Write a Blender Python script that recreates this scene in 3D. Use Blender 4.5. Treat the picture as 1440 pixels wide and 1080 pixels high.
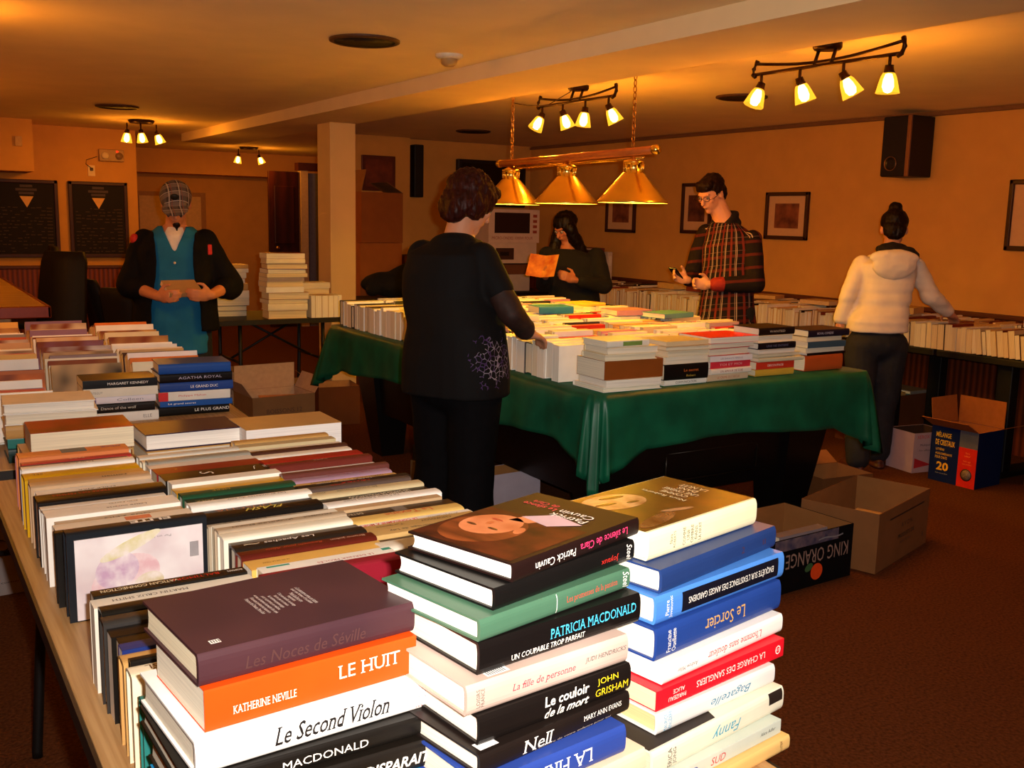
import bpy, bmesh, math, random
from mathutils import Vector, Matrix, noise
C = bpy.context.scene
COL = C.collection
PI = math.pi
for o in list(bpy.data.objects): bpy.data.objects.remove(o)

# ------------------------------------------------------------------ camera
cam_d = bpy.data.cameras.new('camera'); cam = bpy.data.objects.new('camera', cam_d); COL.objects.link(cam)
CR = Matrix(((0.8509, 0.0669, -0.5210), (-0.5249, 0.1487, -0.8381), (0.0214, 0.9866, 0.1620))).to_3x3()
qx = CR.col[0].normalized(); qz = CR.col[2].normalized(); qy = qz.cross(qx).normalized(); qx = qy.cross(qz)
CR = Matrix((qx, qy, qz)).transposed()
cam.matrix_world = Matrix.Translation((0, 0, 1.5)) @ CR.to_4x4()
cam_d.sensor_width = 36; cam_d.lens = 1420 / 1440 * 36
cam_d.clip_start = 0.02; cam_d.clip_end = 60
C.camera = cam

# ------------------------------------------------------------------ world, exposure
w = bpy.data.worlds.new('world'); C.world = w; w.use_nodes = True
w.node_tree.nodes['Background'].inputs[0].default_value = (1, .5, .2, 1)
w.node_tree.nodes['Background'].inputs[1].default_value = 0.0
C.view_settings.view_transform = 'Standard'; C.view_settings.look = 'None'
C.view_settings.exposure = 0.0; C.view_settings.gamma = 1.0; C.view_settings.use_curve_mapping = False

# ------------------------------------------------------------------ light levels
FLASH_W = 30.0            # the camera's own flash
TRACK_W = 19.5            # each spot lamp on the ceiling
POOL_W = 44.0             # each bulb over the pool table
WARM = (1.0, 0.335, 0.014)
WARM_POOL = (1.0, 0.58, 0.035)
fl = bpy.data.lights.new('camera_flash', 'AREA'); fl.shape = 'RECTANGLE'; fl.size = .03; fl.size_y = .015
fl.energy = FLASH_W; fl.color = (1.0, .93, .86); fl.spread = math.radians(112)
flo = bpy.data.objects.new('camera_flash', fl); COL.objects.link(flo)
flo.matrix_world = cam.matrix_world @ Matrix.Translation((.055, .035, 0)) @ Matrix.Rotation(math.radians(5), 4, 'X')
def lamp_light(p, watt, color=WARM, r=.02, parent=None):
    l = bpy.data.lights.new('bulb_light', 'POINT'); l.energy = watt; l.color = color; l.shadow_soft_size = r
    o = bpy.data.objects.new('bulb_light', l); COL.objects.link(o); o.location = p
    if parent: 
        o.parent = parent; o.matrix_parent_inverse = Matrix()
    return o

# ------------------------------------------------------------------ helpers: materials
def lin(c): return c / 12.92 if c <= .04045 else ((c + .055) / 1.055) ** 2.4
def rgb(h):
    if isinstance(h, str):
        h = h.lstrip('#'); return tuple(lin(int(h[i:i + 2], 16) / 255) for i in (0, 2, 4))
    return h
MC = {}
def mat(h, rough=.5, metal=0., var=.10, scale=30., spec=.4, bump=0., coat=0., stretch=None, h2=None, detail=3.):
    """procedural paint: base colour broken up by noise (towards h2 when given)"""
    key = (h, rough, metal, var, scale, spec, bump, coat, stretch, h2)
    if key in MC: return MC[key]
    m = bpy.data.materials.new('paint'); m.use_nodes = True; nt = m.node_tree; N = nt.nodes; K = nt.links
    b = N['Principled BSDF']; b.inputs['Roughness'].default_value = rough; b.inputs['Metallic'].default_value = metal
    b.inputs['Specular IOR Level'].default_value = spec; b.inputs['Coat Weight'].default_value = coat
    c = rgb(h)
    tc = N.new('ShaderNodeTexCoord'); nz = N.new('ShaderNodeTexNoise'); nz.inputs['Scale'].default_value = scale
    nz.inputs['Detail'].default_value = detail
    src = tc.outputs['Object']
    if stretch:
        mp = N.new('ShaderNodeMapping'); mp.inputs['Scale'].default_value = stretch
        K.new(src, mp.inputs[0]); src = mp.outputs[0]
    K.new(src, nz.inputs['Vector'])
    r = N.new('ShaderNodeValToRGB'); r.color_ramp.elements[0].position = .3; r.color_ramp.elements[1].position = .7
    d = rgb(h2) if h2 else tuple(x * (1 - var) for x in c)
    r.color_ramp.elements[0].color = (*d, 1); r.color_ramp.elements[1].color = (*[min(1, x * (1 + var * .4)) for x in c], 1)
    K.new(nz.outputs['Fac'], r.inputs[0]); K.new(r.outputs[0], b.inputs['Base Color'])
    if bump:
        bp = N.new('ShaderNodeBump'); bp.inputs['Strength'].default_value = bump; bp.inputs['Distance'].default_value = .01
        K.new(nz.outputs['Fac'], bp.inputs['Height']); K.new(bp.outputs[0], b.inputs['Normal'])
    MC[key] = m; return m
def mat_page(h, axis):
    key = ('page', h, axis)
    if key in MC: return MC[key]
    m = bpy.data.materials.new('page_edges'); m.use_nodes = True; nt = m.node_tree; N = nt.nodes; K = nt.links
    b = N['Principled BSDF']; b.inputs['Roughness'].default_value = .85; b.inputs['Specular IOR Level'].default_value = .1
    tc = N.new('ShaderNodeTexCoord'); mp = N.new('ShaderNodeMapping')
    s = [3, 3, 3]; s[axis] = 420; mp.inputs['Scale'].default_value = s
    nz = N.new('ShaderNodeTexNoise'); nz.inputs['Scale'].default_value = 1; nz.inputs['Detail'].default_value = 1
    r = N.new('ShaderNodeValToRGB'); c = rgb(h)
    r.color_ramp.elements[0].position = .25; r.color_ramp.elements[0].color = (*[x * .80 for x in c], 1)
    r.color_ramp.elements[1].position = .6; r.color_ramp.elements[1].color = (*c, 1)
    K.new(tc.outputs['Object'], mp.inputs[0]); K.new(mp.outputs[0], nz.inputs['Vector']); K.new(nz.outputs['Fac'], r.inputs[0])
    K.new(r.outputs[0], b.inputs['Base Color']); MC[key] = m; return m
def mat_wave(h1, h2, scale, axis='X', rough=.5, dist=1.0, bump=.0, nscale=2.0, spec=.3):
    key = ('wave', h1, h2, scale, axis, rough, dist, bump)
    if key in MC: return MC[key]
    m = bpy.data.materials.new('grain'); m.use_nodes = True; nt = m.node_tree; N = nt.nodes; K = nt.links
    b = N['Principled BSDF']; b.inputs['Roughness'].default_value = rough; b.inputs['Specular IOR Level'].default_value = spec
    tc = N.new('ShaderNodeTexCoord'); wv = N.new('ShaderNodeTexWave'); wv.bands_direction = axis
    wv.inputs['Scale'].default_value = scale; wv.inputs['Distortion'].default_value = dist; wv.inputs['Detail'].default_value = 3
    wv.inputs['Detail Scale'].default_value = nscale
    r = N.new('ShaderNodeValToRGB'); r.color_ramp.elements[0].color = (*rgb(h1), 1); r.color_ramp.elements[1].color = (*rgb(h2), 1)
    K.new(tc.outputs['Object'], wv.inputs['Vector']); K.new(wv.outputs['Fac'], r.inputs[0]); K.new(r.outputs[0], b.inputs['Base Color'])
    if bump:
        bp = N.new('ShaderNodeBump'); bp.inputs['Strength'].default_value = bump; bp.inputs['Distance'].default_value = .01
        K.new(wv.outputs['Fac'], bp.inputs['Height']); K.new(bp.outputs[0], b.inputs['Normal'])
    MC[key] = m; return m
def mat_glow(h, strength, clear=0.0):
    key = ('glow', h, strength, clear)
    if key in MC: return MC[key]
    m = bpy.data.materials.new('lit_glass'); m.use_nodes = True; nt = m.node_tree; N = nt.nodes; K = nt.links
    N.remove(N['Principled BSDF']); out = N['Material Output']
    e = N.new('ShaderNodeEmission'); e.inputs[0].default_value = (*rgb(h), 1); e.inputs[1].default_value = strength
    last = e.outputs[0]
    if clear:
        t = N.new('ShaderNodeBsdfTransparent'); t.inputs[0].default_value = (1, .86, .55, 1)
        mx = N.new('ShaderNodeMixShader'); mx.inputs[0].default_value = clear
        K.new(last, mx.inputs[1]); K.new(t.outputs[0], mx.inputs[2]); last = mx.outputs[0]
    K.new(last, out.inputs[0])
    m.cycles.emission_sampling = 'NONE'
    MC[key] = m; return m

# ------------------------------------------------------------------ helpers: geometry
class MB:
    def __init__(s): s.v = []; s.f = []; s.m = []; s.mats = []; s.smooth = []
    def mi(s, m):
        if m not in s.mats: s.mats.append(m)
        return s.mats.index(m)
    def add(s, vs, fs, m, M=None, smooth=False):
        k = len(s.v); i = s.mi(m)
        for p in vs:
            p = Vector(p); s.v.append(tuple(M @ p) if M else tuple(p))
        for f in fs: s.f.append(tuple(k + a for a in f)); s.m.append(i); s.smooth.append(smooth)
    def box(s, lo, hi, m, M=None):
        x0, y0, z0 = lo; x1, y1, z1 = hi
        vs = [(x0, y0, z0), (x1, y0, z0), (x1, y1, z0), (x0, y1, z0), (x0, y0, z1), (x1, y0, z1), (x1, y1, z1), (x0, y1, z1)]
        fs = [(0, 3, 2, 1), (4, 5, 6, 7), (0, 1, 5, 4), (1, 2, 6, 5), (2, 3, 7, 6), (3, 0, 4, 7)]
        s.add(vs, fs, m, M)
    def bbox(s, lo, hi, m, r=.004, M=None):
        """box with chamfered edges"""
        bm = bmesh.new(); bmesh.ops.create_cube(bm, size=1)
        for v in bm.verts: v.co = Vector([(lo[i] + hi[i]) / 2 + v.co[i] * (hi[i] - lo[i]) for i in range(3)])
        r = min(r, min(hi[i] - lo[i] for i in range(3)) * .45)
        bmesh.ops.bevel(bm, geom=bm.edges[:], offset=r, segments=2, affect='EDGES', profile=.5)
        bm.verts.index_update()
        s.add([v.co.copy() for v in bm.verts], [[v.index for v in f.verts] for f in bm.faces], m, M); bm.free()
    def lathe(s, prof, m, n=24, M=None, cap=False, smooth=True):
        vs = []; fs = []; k = len(prof)
        for i in range(n):
            a = 2 * PI * i / n
            for r, z in prof: vs.append((r * math.cos(a), r * math.sin(a), z))
        for i in range(n):
            j = (i + 1) % n
            for q in range(k - 1): fs.append((i * k + q, j * k + q, j * k + q + 1, i * k + q + 1))
        if cap:
            fs.append(tuple(i * k for i in range(n))[::-1]); fs.append(tuple(i * k + k - 1 for i in range(n)))
        s.add(vs, fs, m, M, smooth)
    def tube(s, path, r, m, n=10, M=None, closed=False, sq=1.0):
        path = [Vector(p) for p in path]; vs = []; fs = []; k = len(path)
        rr = r if isinstance(r, (list, tuple)) else [r] * k
        up = Vector((0, 0, 1)); 
        for i, p in enumerate(path):
            a = path[(i - 1) % k] if (closed or i) else p; b = path[(i + 1) % k] if (closed or i < k - 1) else p
            t = (b - a).normalized(); u = up if abs(t.dot(up)) < .95 else Vector((1, 0, 0))
            e1 = t.cross(u).normalized(); e2 = e1.cross(t)
            for q in range(n):
                g = 2 * PI * q / n; vs.append(p + e1 * math.cos(g) * rr[i] + e2 * math.sin(g) * rr[i] * sq)
        for i in range(k if closed else k - 1):
            j = (i + 1) % k
            for q in range(n): fs.append((i * n + q, i * n + (q + 1) % n, j * n + (q + 1) % n, j * n + q))
        if not closed: fs.append(tuple(range(n))[::-1]); fs.append(tuple(range((k - 1) * n, k * n)))
        s.add(vs, fs, m, M, True)
    def poly(s, pts, m, h, M=None):
        """flat outline in xy extruded to height h"""
        n = len(pts); vs = [(x, y, 0) for x, y in pts] + [(x, y, h) for x, y in pts]
        fs = [tuple(range(n))[::-1], tuple(range(n, 2 * n))] + [(i, (i + 1) % n, n + (i + 1) % n, n + i) for i in range(n)]
        s.add(vs, fs, m, M)
    def build(s, name, parent=None, bevel=0):
        me = bpy.data.meshes.new(name); me.from_pydata(s.v, [], s.f); me.update()
        for m in s.mats: me.materials.append(m)
        me.polygons.foreach_set('material_index', s.m); me.polygons.foreach_set('use_smooth', s.smooth)
        bm = bmesh.new(); bm.from_mesh(me); bmesh.ops.recalc_face_normals(bm, faces=bm.faces); bm.to_mesh(me); bm.free()
        o = bpy.data.objects.new(name, me); COL.objects.link(o)
        if parent: o.parent = parent
        return o
def tag(o, label=None, cat=None, group=None, kind=None):
    if label: o['label'] = label
    if cat: o['category'] = cat
    if group: o['group'] = group
    if kind: o['kind'] = kind
    return o
def empty(name, loc=(0, 0, 0), rz=0., label=None, cat=None, group=None):
    o = bpy.data.objects.new(name, None); o.empty_display_size = .05; COL.objects.link(o)
    o.location = loc; o.rotation_euler = (0, 0, rz); return tag(o, label, cat, group)
def struct(name, mb):
    o = mb.build(name); o['kind'] = 'structure'; return o
TC = {}
SERIF = {'LE HUIT', 'Le Second Violon', 'PATRICIA MACDONALD', 'UN COUPABLE TROP PARFAIT', 'La fille de personne', 'JUDI HENDRICKS', 'LA FIRME', 'Le Sorcier', 'LA CHARGE DES SANGLIERS', 'L’homme sans douleur', 'La Texane', 'COMME', 'UNE', 'OMBRE', 'DANS', 'LA NUIT', 'VATICAN CONNECTION', 'JACQUELINE BRISKIN', 'Francine', 'Ouellette', 'Pierre', 'Jovanovic', 'UNE OMBRE', 'MARY ANN EVANS', 'LE DERNIER PROCÈS', 'KATHERINE NEVILLE', 'MARTIN CRUZ SMITH', 'Les promesses de la passion', 'ARLETTE', 'Nell', 'Nora', 'Nora Roberts', 'CHOKOSOV', 'LES DAMES DE HOLLYWOOD'}
def text2d(s, shear=0., bold=0.):
    key = (s, shear, bold)
    if key not in TC:
        cu = bpy.data.curves.new('lettering', 'FONT'); cu.body = s; cu.dimensions = '2D'; cu.fill_mode = 'BOTH'
        cu.resolution_u = 2; cu.shear = shear; cu.offset = bold; cu.align_x = 'CENTER'; cu.align_y = 'CENTER'
        o = bpy.data.objects.new('lettering', cu); COL.objects.link(o)
        me = o.evaluated_get(bpy.context.evaluated_depsgraph_get()).to_mesh()
        vs = [(v.co.x, v.co.y) for v in me.vertices]; fs = [tuple(p.vertices) for p in me.polygons]
        bpy.data.objects.remove(o); bpy.data.curves.remove(cu)
        if s in SERIF:                                             # small feet on the ends of the stems
            cnt = {}
            for f in fs:
                for a, b in zip(f, f[1:] + f[:1]): cnt[frozenset((a, b))] = cnt.get(frozenset((a, b)), 0) + 1
            mid = sum(q for p, q in vs) / max(1, len(vs))
            for e_, c_ in cnt.items():
                if c_ != 1 or len(e_) != 2: continue
                a, b = e_; (ax, ay), (bx, by) = vs[a], vs[b]; wd = abs(ax - bx)
                if abs(ay - by) < .004 and .045 < wd < .16:
                    x0, x1 = min(ax, bx), max(ax, bx); g = .075; dy = -.05 if ay > mid else .05; k = len(vs)
                    vs += [(x0 - g, ay), (x1 + g, ay), (x1 + g * .8, ay + dy), (x0 - g * .8, ay + dy)]; fs.append((k, k + 1, k + 2, k + 3))
        if vs:
            xs = [a for a, b in vs]; ys = [b for a, b in vs]; cx = (min(xs) + max(xs)) / 2; cy = (min(ys) + max(ys)) / 2
            vs = [(a - cx, b - cy) for a, b in vs]; TC[key] = (vs, fs, max(xs) - min(xs), max(ys) - min(ys))
        else: TC[key] = ([], [], 1, 1)
    return TC[key]
def text_on(mb, s, m, place, h, wid=None, turn=0, shear=0., bold=0.):
    """place(a,b) maps text-plane metres to a point on the surface; turn in quarter turns"""
    vs, fs, tw, th = text2d(s, shear, bold)
    sy = h / th; sx = (wid / tw) if wid else sy
    ct, st = ((1, 0), (0, 1), (-1, 0), (0, -1))[turn % 4]
    mb.add([place(a * sx * ct - b * sy * st, a * sx * st + b * sy * ct) for a, b in vs], fs, m)
ORD = 'first second third fourth fifth sixth seventh eighth ninth tenth eleventh twelfth thirteenth fourteenth fifteenth sixteenth seventeenth eighteenth nineteenth'.split()
TENS = {20: 'twent', 30: 'thirt', 40: 'fort', 50: 'fift', 60: 'sixt', 70: 'sevent', 80: 'eight', 90: 'ninet'}
def ordw(n):
    if n < 20: return ORD[n - 1]
    t = n // 10 * 10
    return TENS[t] + 'ieth' if n == t else TENS[t] + 'y-' + ORD[n - t - 1]
# ------------------------------------------------------------------ the room
WX = 6.4; CZ = 2.31
m_wall = mat('#d69a4a', .8, var=.06, scale=6, spec=.15, bump=.02)
m_ceil = mat('#f6e0b0', .85, var=.05, scale=4, spec=.1, bump=.02)
m_beam = mat('#ead2a4', .8, var=.04, scale=5, spec=.1)
m_carpet = mat('#643a20', .95, var=.45, scale=90, spec=.05, bump=.5)
m_wains = mat_wave('#4a1c0a', '#7a3414', 7, 'Y', .5, .4, .25)
m_wainsx = mat_wave('#5a220c', '#8a3c16', 7, 'X', .5, .4, .25)
m_rail = mat('#5c2a12', .5, var=.2, scale=12, stretch=(1, .1, 1))
b = MB(); b.box((-3.6, -3, -.1), (6.6, 15, 0), m_carpet); struct('floor', b)
b = MB(); b.box((-3.6, -3, CZ), (6.6, 15, CZ + .1), m_ceil); struct('ceiling', b)
b = MB(); b.box((2.77, -2.9, 2.225), (3.32, 11.2, CZ + .02), m_beam); struct('trim_1', b)          # ceiling beam
b = MB(); b.box((WX, -3, 0), (6.6, 10, CZ), m_wall); struct('wall_right', b)
b = MB(); b.box((WX - .018, -2.9, 0), (WX, 9.98, .90), m_wains); struct('trim_2', b)
b = MB(); b.bbox((WX - .035, -2.9, .895), (WX, 9.98, .93), m_rail, .008); struct('trim_3', b)
b = MB(); b.bbox((WX - .03, -2.9, CZ - .035), (WX, 9.98, CZ - .004), mat('#7a5030', .6), .006); struct('trim_4', b)
b = MB(); b.box((4.0, 10, 0), (6.6, 10.15, CZ), m_wall); b.box((4.0, 9.86, 0), (4.8, 10, CZ), m_wall); struct('wall_back', b)
b = MB(); b.box((-3.6, 11.19, 0), (2.30, 11.34, CZ), m_wall); struct('wall_front', b)
b = MB(); b.box((-3.6, 11.168, 0), (2.30, 11.19, .90), m_wainsx); struct('trim_5', b)
b = MB(); b.bbox((-3.6, 11.155, .895), (2.30, 11.19, .93), m_rail, .008); struct('trim_6', b)
b = MB(); b.box((2.15, 11.34, 0), (2.30, 15, CZ), m_wall); struct('wall_inner', b)
b = MB(); b.box((2.0, 14.7, 0), (6.6, 14.85, CZ), m_wall); struct('wall_far', b)
b = MB(); b.box((2.30, 14.15, 2.0), (6.6, 14.7, CZ), m_wall); struct('trim_7', b)                   # bulkhead over the far passage
b = MB(); b.box((-3.75, -3, 0), (-3.6, 15, CZ), m_wall); struct('wall_left', b)
b = MB(); b.box((-3.6, -3.15, 0), (6.6, -3, CZ), m_wall); struct('wall_near', b)
b = MB(); b.box((6.4, 10.15, 0), (6.6, 15, CZ), m_wall); struct('wall_side', b)
b = MB(); b.box((-3.6, 10.55, 1.835), (1.253, 11.19, CZ), m_wall); struct('trim_8', b)                # boxed duct above the chalkboards
b = MB(); b.bbox((3.09, 7.8, 0), (3.31, 8.08, 2.225), mat('#dcb87c', .75, var=.05, scale=5, spec=.15), .006); struct('trim_9', b)   # column
# doors
m_door = mat_wave('#2a0d06', '#3c140a', 2.2, 'X', .45, 3)
d = MB(); d.bbox((4.31, 13.02, .01), (4.72, 13.06, 2.04), m_door, .004)
for z0, z1 in ((.2, .95), (1.1, 1.85)): d.bbox((4.38, 13.005, z0), (4.65, 13.03, z1), m_door, .01)
o = struct('door_1', d)
k = MB(); k.lathe([(.0, -.06), (.02, -.058), (.028, -.045), (.02, -.03), (.012, -.02), (.012, 0)], mat('#c9a050', .25, 1.), 16, Matrix.Translation((4.40, 13.0, 1.05)) @ Matrix.Rotation(-PI / 2, 4, 'X') @ Matrix.Scale(-1, 4, (0, 0, 1)) @ Matrix.Rotation(PI, 4, 'X'))
k.build('door_knob', o)
b = MB()
b.box((4.74, 13.0, 0), (4.84, 13.12, 2.07), mat('#c9a878', .6)); b.box((4.86, 13.02, 0), (5.02, 13.06, 2.03), mat('#6a6878', .6))
b.box((5.04, 13.0, 0), (5.14, 13.12, 2.10), mat('#4a1c0c', .6)); b.box((4.70, 12.98, 2.06), (5.14, 13.12, 2.16), mat('#4a1c0c', .6)); struct('trim_10', b)
b = MB(); b.box((2.95, 14.64, 0), (3.93, 14.7, 1.76), mat('#a8743c', .6)); d2 = MB(); d2.bbox((3.02, 14.62, .01), (3.86, 14.66, 1.70), mat('#d8ab6c', .6), .006)
struct('trim_11', b); struct('door_2', d2)

# ------------------------------------------------------------------ ceiling fittings
m_bronze = mat('#3a2008', .4, .8, .2, 20)
def vent(x, y, r, label, lit=False):
    t = empty('ceiling_vent', (x, y, CZ), 0, label, 'ceiling vent', 'round ceiling vents')
    a = MB(); a.lathe([(r * .86, -.012), (r * .9, -.016), (r, -.010), (r * 1.0, -.001)], mat('#4a2a10', .6), 40); a.build('rim', t)
    g = MB(); g.lathe([(0, -.006), (r * .3, -.009), (r * .3, -.006), (r * .6, -.010), (r * .6, -.006), (r * .87, -.010), (r * .87, -.002)], mat('#140a05', .7), 40); g.build('grille', t)
vent(1.985, 4.567, .165, 'large round dark vent in the ceiling nearest the camera, left of the beam')
vent(1.655, 8.68, .165, 'round dark ceiling vent in front of the three-lamp cluster, glinting at its right')
vent(4.837, 8.574, .165, 'round dark ceiling vent beyond the hanging brass lamp')
vent(4.80, 4.98, .165, 'round dark ceiling vent between the two four-lamp track lights')
t = empty('smoke_detector', (2.505, 4.70, CZ), 0, 'small white smoke detector on the ceiling beside the beam', 'smoke detector')
a = MB(); a.lathe([(.07, 0), (.07, -.012), (.055, -.022), (.0, -.024)], mat('#d8cdb8', .5), 24); a.build('base', t)
a = MB(); a.lathe([(.045, -.02), (.04, -.045), (.022, -.058), (0, -.06)], mat('#a88858', .35), 20); a.build('sensor_dome', t)

def lamp_head(parent, p, aim, tilt_len=.05):
    """stem + socket, a ribbed amber glass shade and its bulb; p = top of the stem"""
    p = Vector(p); aim = Vector(aim).normalized()
    h = MB(); q = p + Vector((0, 0, -tilt_len)); h.tube([p, q], .007, m_bronze, 8)
    zx = (-aim); xx = zx.orthogonal().normalized(); M = Matrix.Translation(q) @ Matrix((xx, zx.cross(xx), zx)).transposed().to_4x4()
    h.lathe([(0, .012), (.018, .010), (.021, -.012), (.026, -.022), (0, -.024)], m_bronze, 14, M)
    ho = h.build('lamp_head', parent)
    s = MB(); n = 20; vs = []; fs = []
    prof = [(.022, -.018), (.032, -.035), (.039, -.06), (.045, -.085), (.050, -.105)]
    for i in range(n):
        a = 2 * PI * i / n; f = 1.0 if i % 2 else .93
        for r, z in prof: vs.append((r * f * math.cos(a), r * f * math.sin(a), z))
    k = len(prof)
    for i in range(n):
        j = (i + 1) % n
        for c in range(k - 1): fs.append((i * k + c, j * k + c, j * k + c + 1, i * k + c + 1))
    s.add(vs, fs, mat_glow('#ffae28', 2.2, .4), M); s.build('glass_shade', ho)
    u = MB(); u.lathe([(0, -.022), (.014, -.026), (.022, -.05), (.025, -.078), (.017, -.098), (0, -.104)], mat_glow('#ffe6a0', 14.), 12, M); u.build('bulb', ho)
    lamp_light(M @ Vector((0, 0, -.10)), TRACK_W, parent=parent)
def track_light(x, y0, y1, aims, label, xc=0.):
    t = empty('track_light', (0, 0, 0), 0, label, 'ceiling lamp', 'ceiling spot lamps')
    ym = (y0 + y1) / 2
    a = MB(); a.lathe([(.065, CZ), (.065, CZ - .02), (.058, CZ - .03), (0, CZ - .03)], m_bronze, 28, Matrix.Translation((x + .03, ym, 0)))
    for dy in (-.05, .05): a.tube([(x + .03, ym + dy, CZ - .028), (x + .006, ym + dy, CZ - .092)], .008, m_bronze, 8)
    a.build('canopy', t)
    L = (y1 - y0)
    r = MB()
    r.tube([(x, y0 + L * k / 12, CZ - .098) for k in range(13)], .008, m_bronze, 8)
    r.tube([(x + .012, y0 + L * k / 12, CZ - .046 - .034 * math.sin(PI * k / 12)) for k in range(13)], .007, m_bronze, 8)
    for yy, sg in ((y0, -1), (y1, 1)): r.tube([(x - .004, yy - sg * .012, CZ - .108), (x, yy + sg * .006, CZ - .098), (x + .008, yy + sg * .012, CZ - .07), (x + .014, yy + sg * .002, CZ - .042), (x + .016, yy - sg * .004, CZ - .030)], .011, m_bronze, 8)
    r.build('rail', t)
    for k, am in enumerate(aims):
        f = (.06, .35, .65, .94)[k]; yy = y1 - L * f
        lamp_head(t, (x, yy, CZ - .10), am)
    return t
track_light(3.66, 2.88, 3.72, [(-.35, .1, -1), (.35, -.15, -1), (.5, -.3, -1), (.0, 0, -1)], 'bronze track light with four glowing amber glass shades, nearest on the right')
track_light(3.66, 4.84, 5.64, [(-.5, .1, -1), (.4, -.1, -1), (-.1, .05, -1), (.5, -.2, -1)], 'bronze four-shade track light behind the chains of the brass pool lamp')
def cluster(x, y, heads, label):
    t = empty('spot_cluster', (0, 0, 0), 0, label, 'ceiling lamp', 'ceiling spot lamps')
    a = MB(); a.lathe([(.11, CZ), (.115, CZ - .012), (.10, CZ - .03), (0, CZ - .03)], m_bronze, 28, Matrix.Translation((x, y, 0))); a.build('canopy', t)
    for dx, dy, am in heads: lamp_head(t, (x + dx, y + dy, CZ - .03), am, .07)
cluster(2.08, 9.84, [(-.12, .03, (-.1, 0, -1)), (-.02, -.06, (.1, -.1, -1)), (.14, .04, (.35, 0, -1))], 'round three-lamp ceiling cluster glowing in front of the chalkboard wall')
cluster(3.99, 12.8, [(-.13, 0, (-.15, 0, -1)), (.13, 0, (.4, 0, -1))], 'small two-lamp ceiling light in the far passage left of the column')
cluster(.19, 4.85, [(-.12, .03, (-.1, 0, -1)), (.1, -.1, (.1, -.1, -1)), (.1, .1, (.3, 0, -1))], 'three-lamp ceiling light over the second table, just outside the left edge')
cluster(-.35, 7.7, [(-.1, 0, (.1, 0, -1)), (.1, 0, (.1, 0, -1)), (0, .1, (.1, 0, -1))], 'unseen ceiling lamp added to brighten the bar counter, outside the left edge')  # added lamp, out of view, lifts the light on the counter top
cluster(-.2, -.6, [(-.12, .03, (-.1, 0, -1)), (.1, -.1, (.1, -.1, -1)), (.1, .1, (.3, 0, -1))], 'ceiling lamp behind the photographer')

# pool-table lamp
m_brass = mat('#efc868', .22, 1., .08, 12)
t = empty('pool_table_lamp', (0, 0, 0), 0, 'brass bar lamp with three cone shades hanging on chains above the books', 'hanging lamp')
a = MB(); a.tube([(3.36, 4.08, 1.858), (3.36, 5.60, 1.838)], .021, mat('#b86a30', .3, .3), 16)
for yy, zz in ((4.075, 1.858), (5.605, 1.838)): a.lathe([(0, -.02), (.024, -.015), (.024, .015), (0, .02)], m_brass, 16, Matrix.Translation((3.36, yy, zz)) @ Matrix.Rotation(PI / 2, 4, 'X'))
a.build('bar', t)
a = MB(); a.tube([(3.36, 4.17, 1.822), (3.36, 5.52, 1.805)], .008, m_brass, 10); a.build('lower_rod', t)
for yy, zr in ((4.25, 1.592), (4.86, 1.588), (5.47, 1.584)):
    M = Matrix.Translation((3.36, yy, zr))
    s = MB(); s.lathe([(.186, 0), (.188, .004), (.182, .012), (.062, .148), (.058, .152)], m_brass, 48, M)
    s.lathe([(.056, .148), (.178, .008), (.184, .001)], mat('#fff0c8', .5), 48, M); so = s.build('lamp_shade', t)
    k = MB(); k.lathe([(.058, .15), (.048, .158), (.048, .20), (.056, .205), (.056, .212), (.030, .222), (.018, .236), (.006, .24)], m_brass, 32, M)
    for q in range(10):
        g = 2 * PI * q / 10; k.tube([(3.36 + .051 * math.cos(g), yy + .051 * math.sin(g), zr + .158), (3.36 + .051 * math.cos(g), yy + .051 * math.sin(g), zr + .2)], .004, m_brass, 6)
    k.build('shade_collar', so)
    u = MB(); u.lathe([(0, .02), (.018, .025), (.03, .05), (.026, .08), (.014, .11), (.012, .15), (0, .15)], mat_glow('#ffdc80', 12.), 16, M); u.build('bulb', so)
    lamp_light((3.36, yy, zr + .035), POOL_W, WARM_POOL, .03, t)
for yy, zz in ((4.263, 1.876), (5.465, 1.860)):
    c = MB(); n = int((CZ - zz) / .030); st = (CZ - zz) / n
    for k in range(n):
        z = zz + st * (k + .5); pts = []
        for q in range(12):
            g = 2 * PI * q / 12; e = .009 * math.cos(g)
            pts.append((3.36 + (e if k % 2 else 0), yy + (0 if k % 2 else e), z + .0195 * math.sin(g)))
        c.tube(pts, .0028, mat('#a8702c', .3, .9), 6, closed=True)
    c.lathe([(.02, CZ), (.018, CZ - .008), (.004, CZ - .016), (0, CZ - .016)], m_brass, 12, Matrix.Translation((3.36, yy, 0)))
    c.build('chain', t)
c = MB(); c.tube([(3.36, 5.465, 2.2), (3.42, 5.4, 2.185), (3.50, 5.3, 2.18), (3.60, 5.2, 2.26), (3.62, 5.18, 2.308)], .003, mat('#3a2410', .6), 6); c.build('cord', t)

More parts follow.
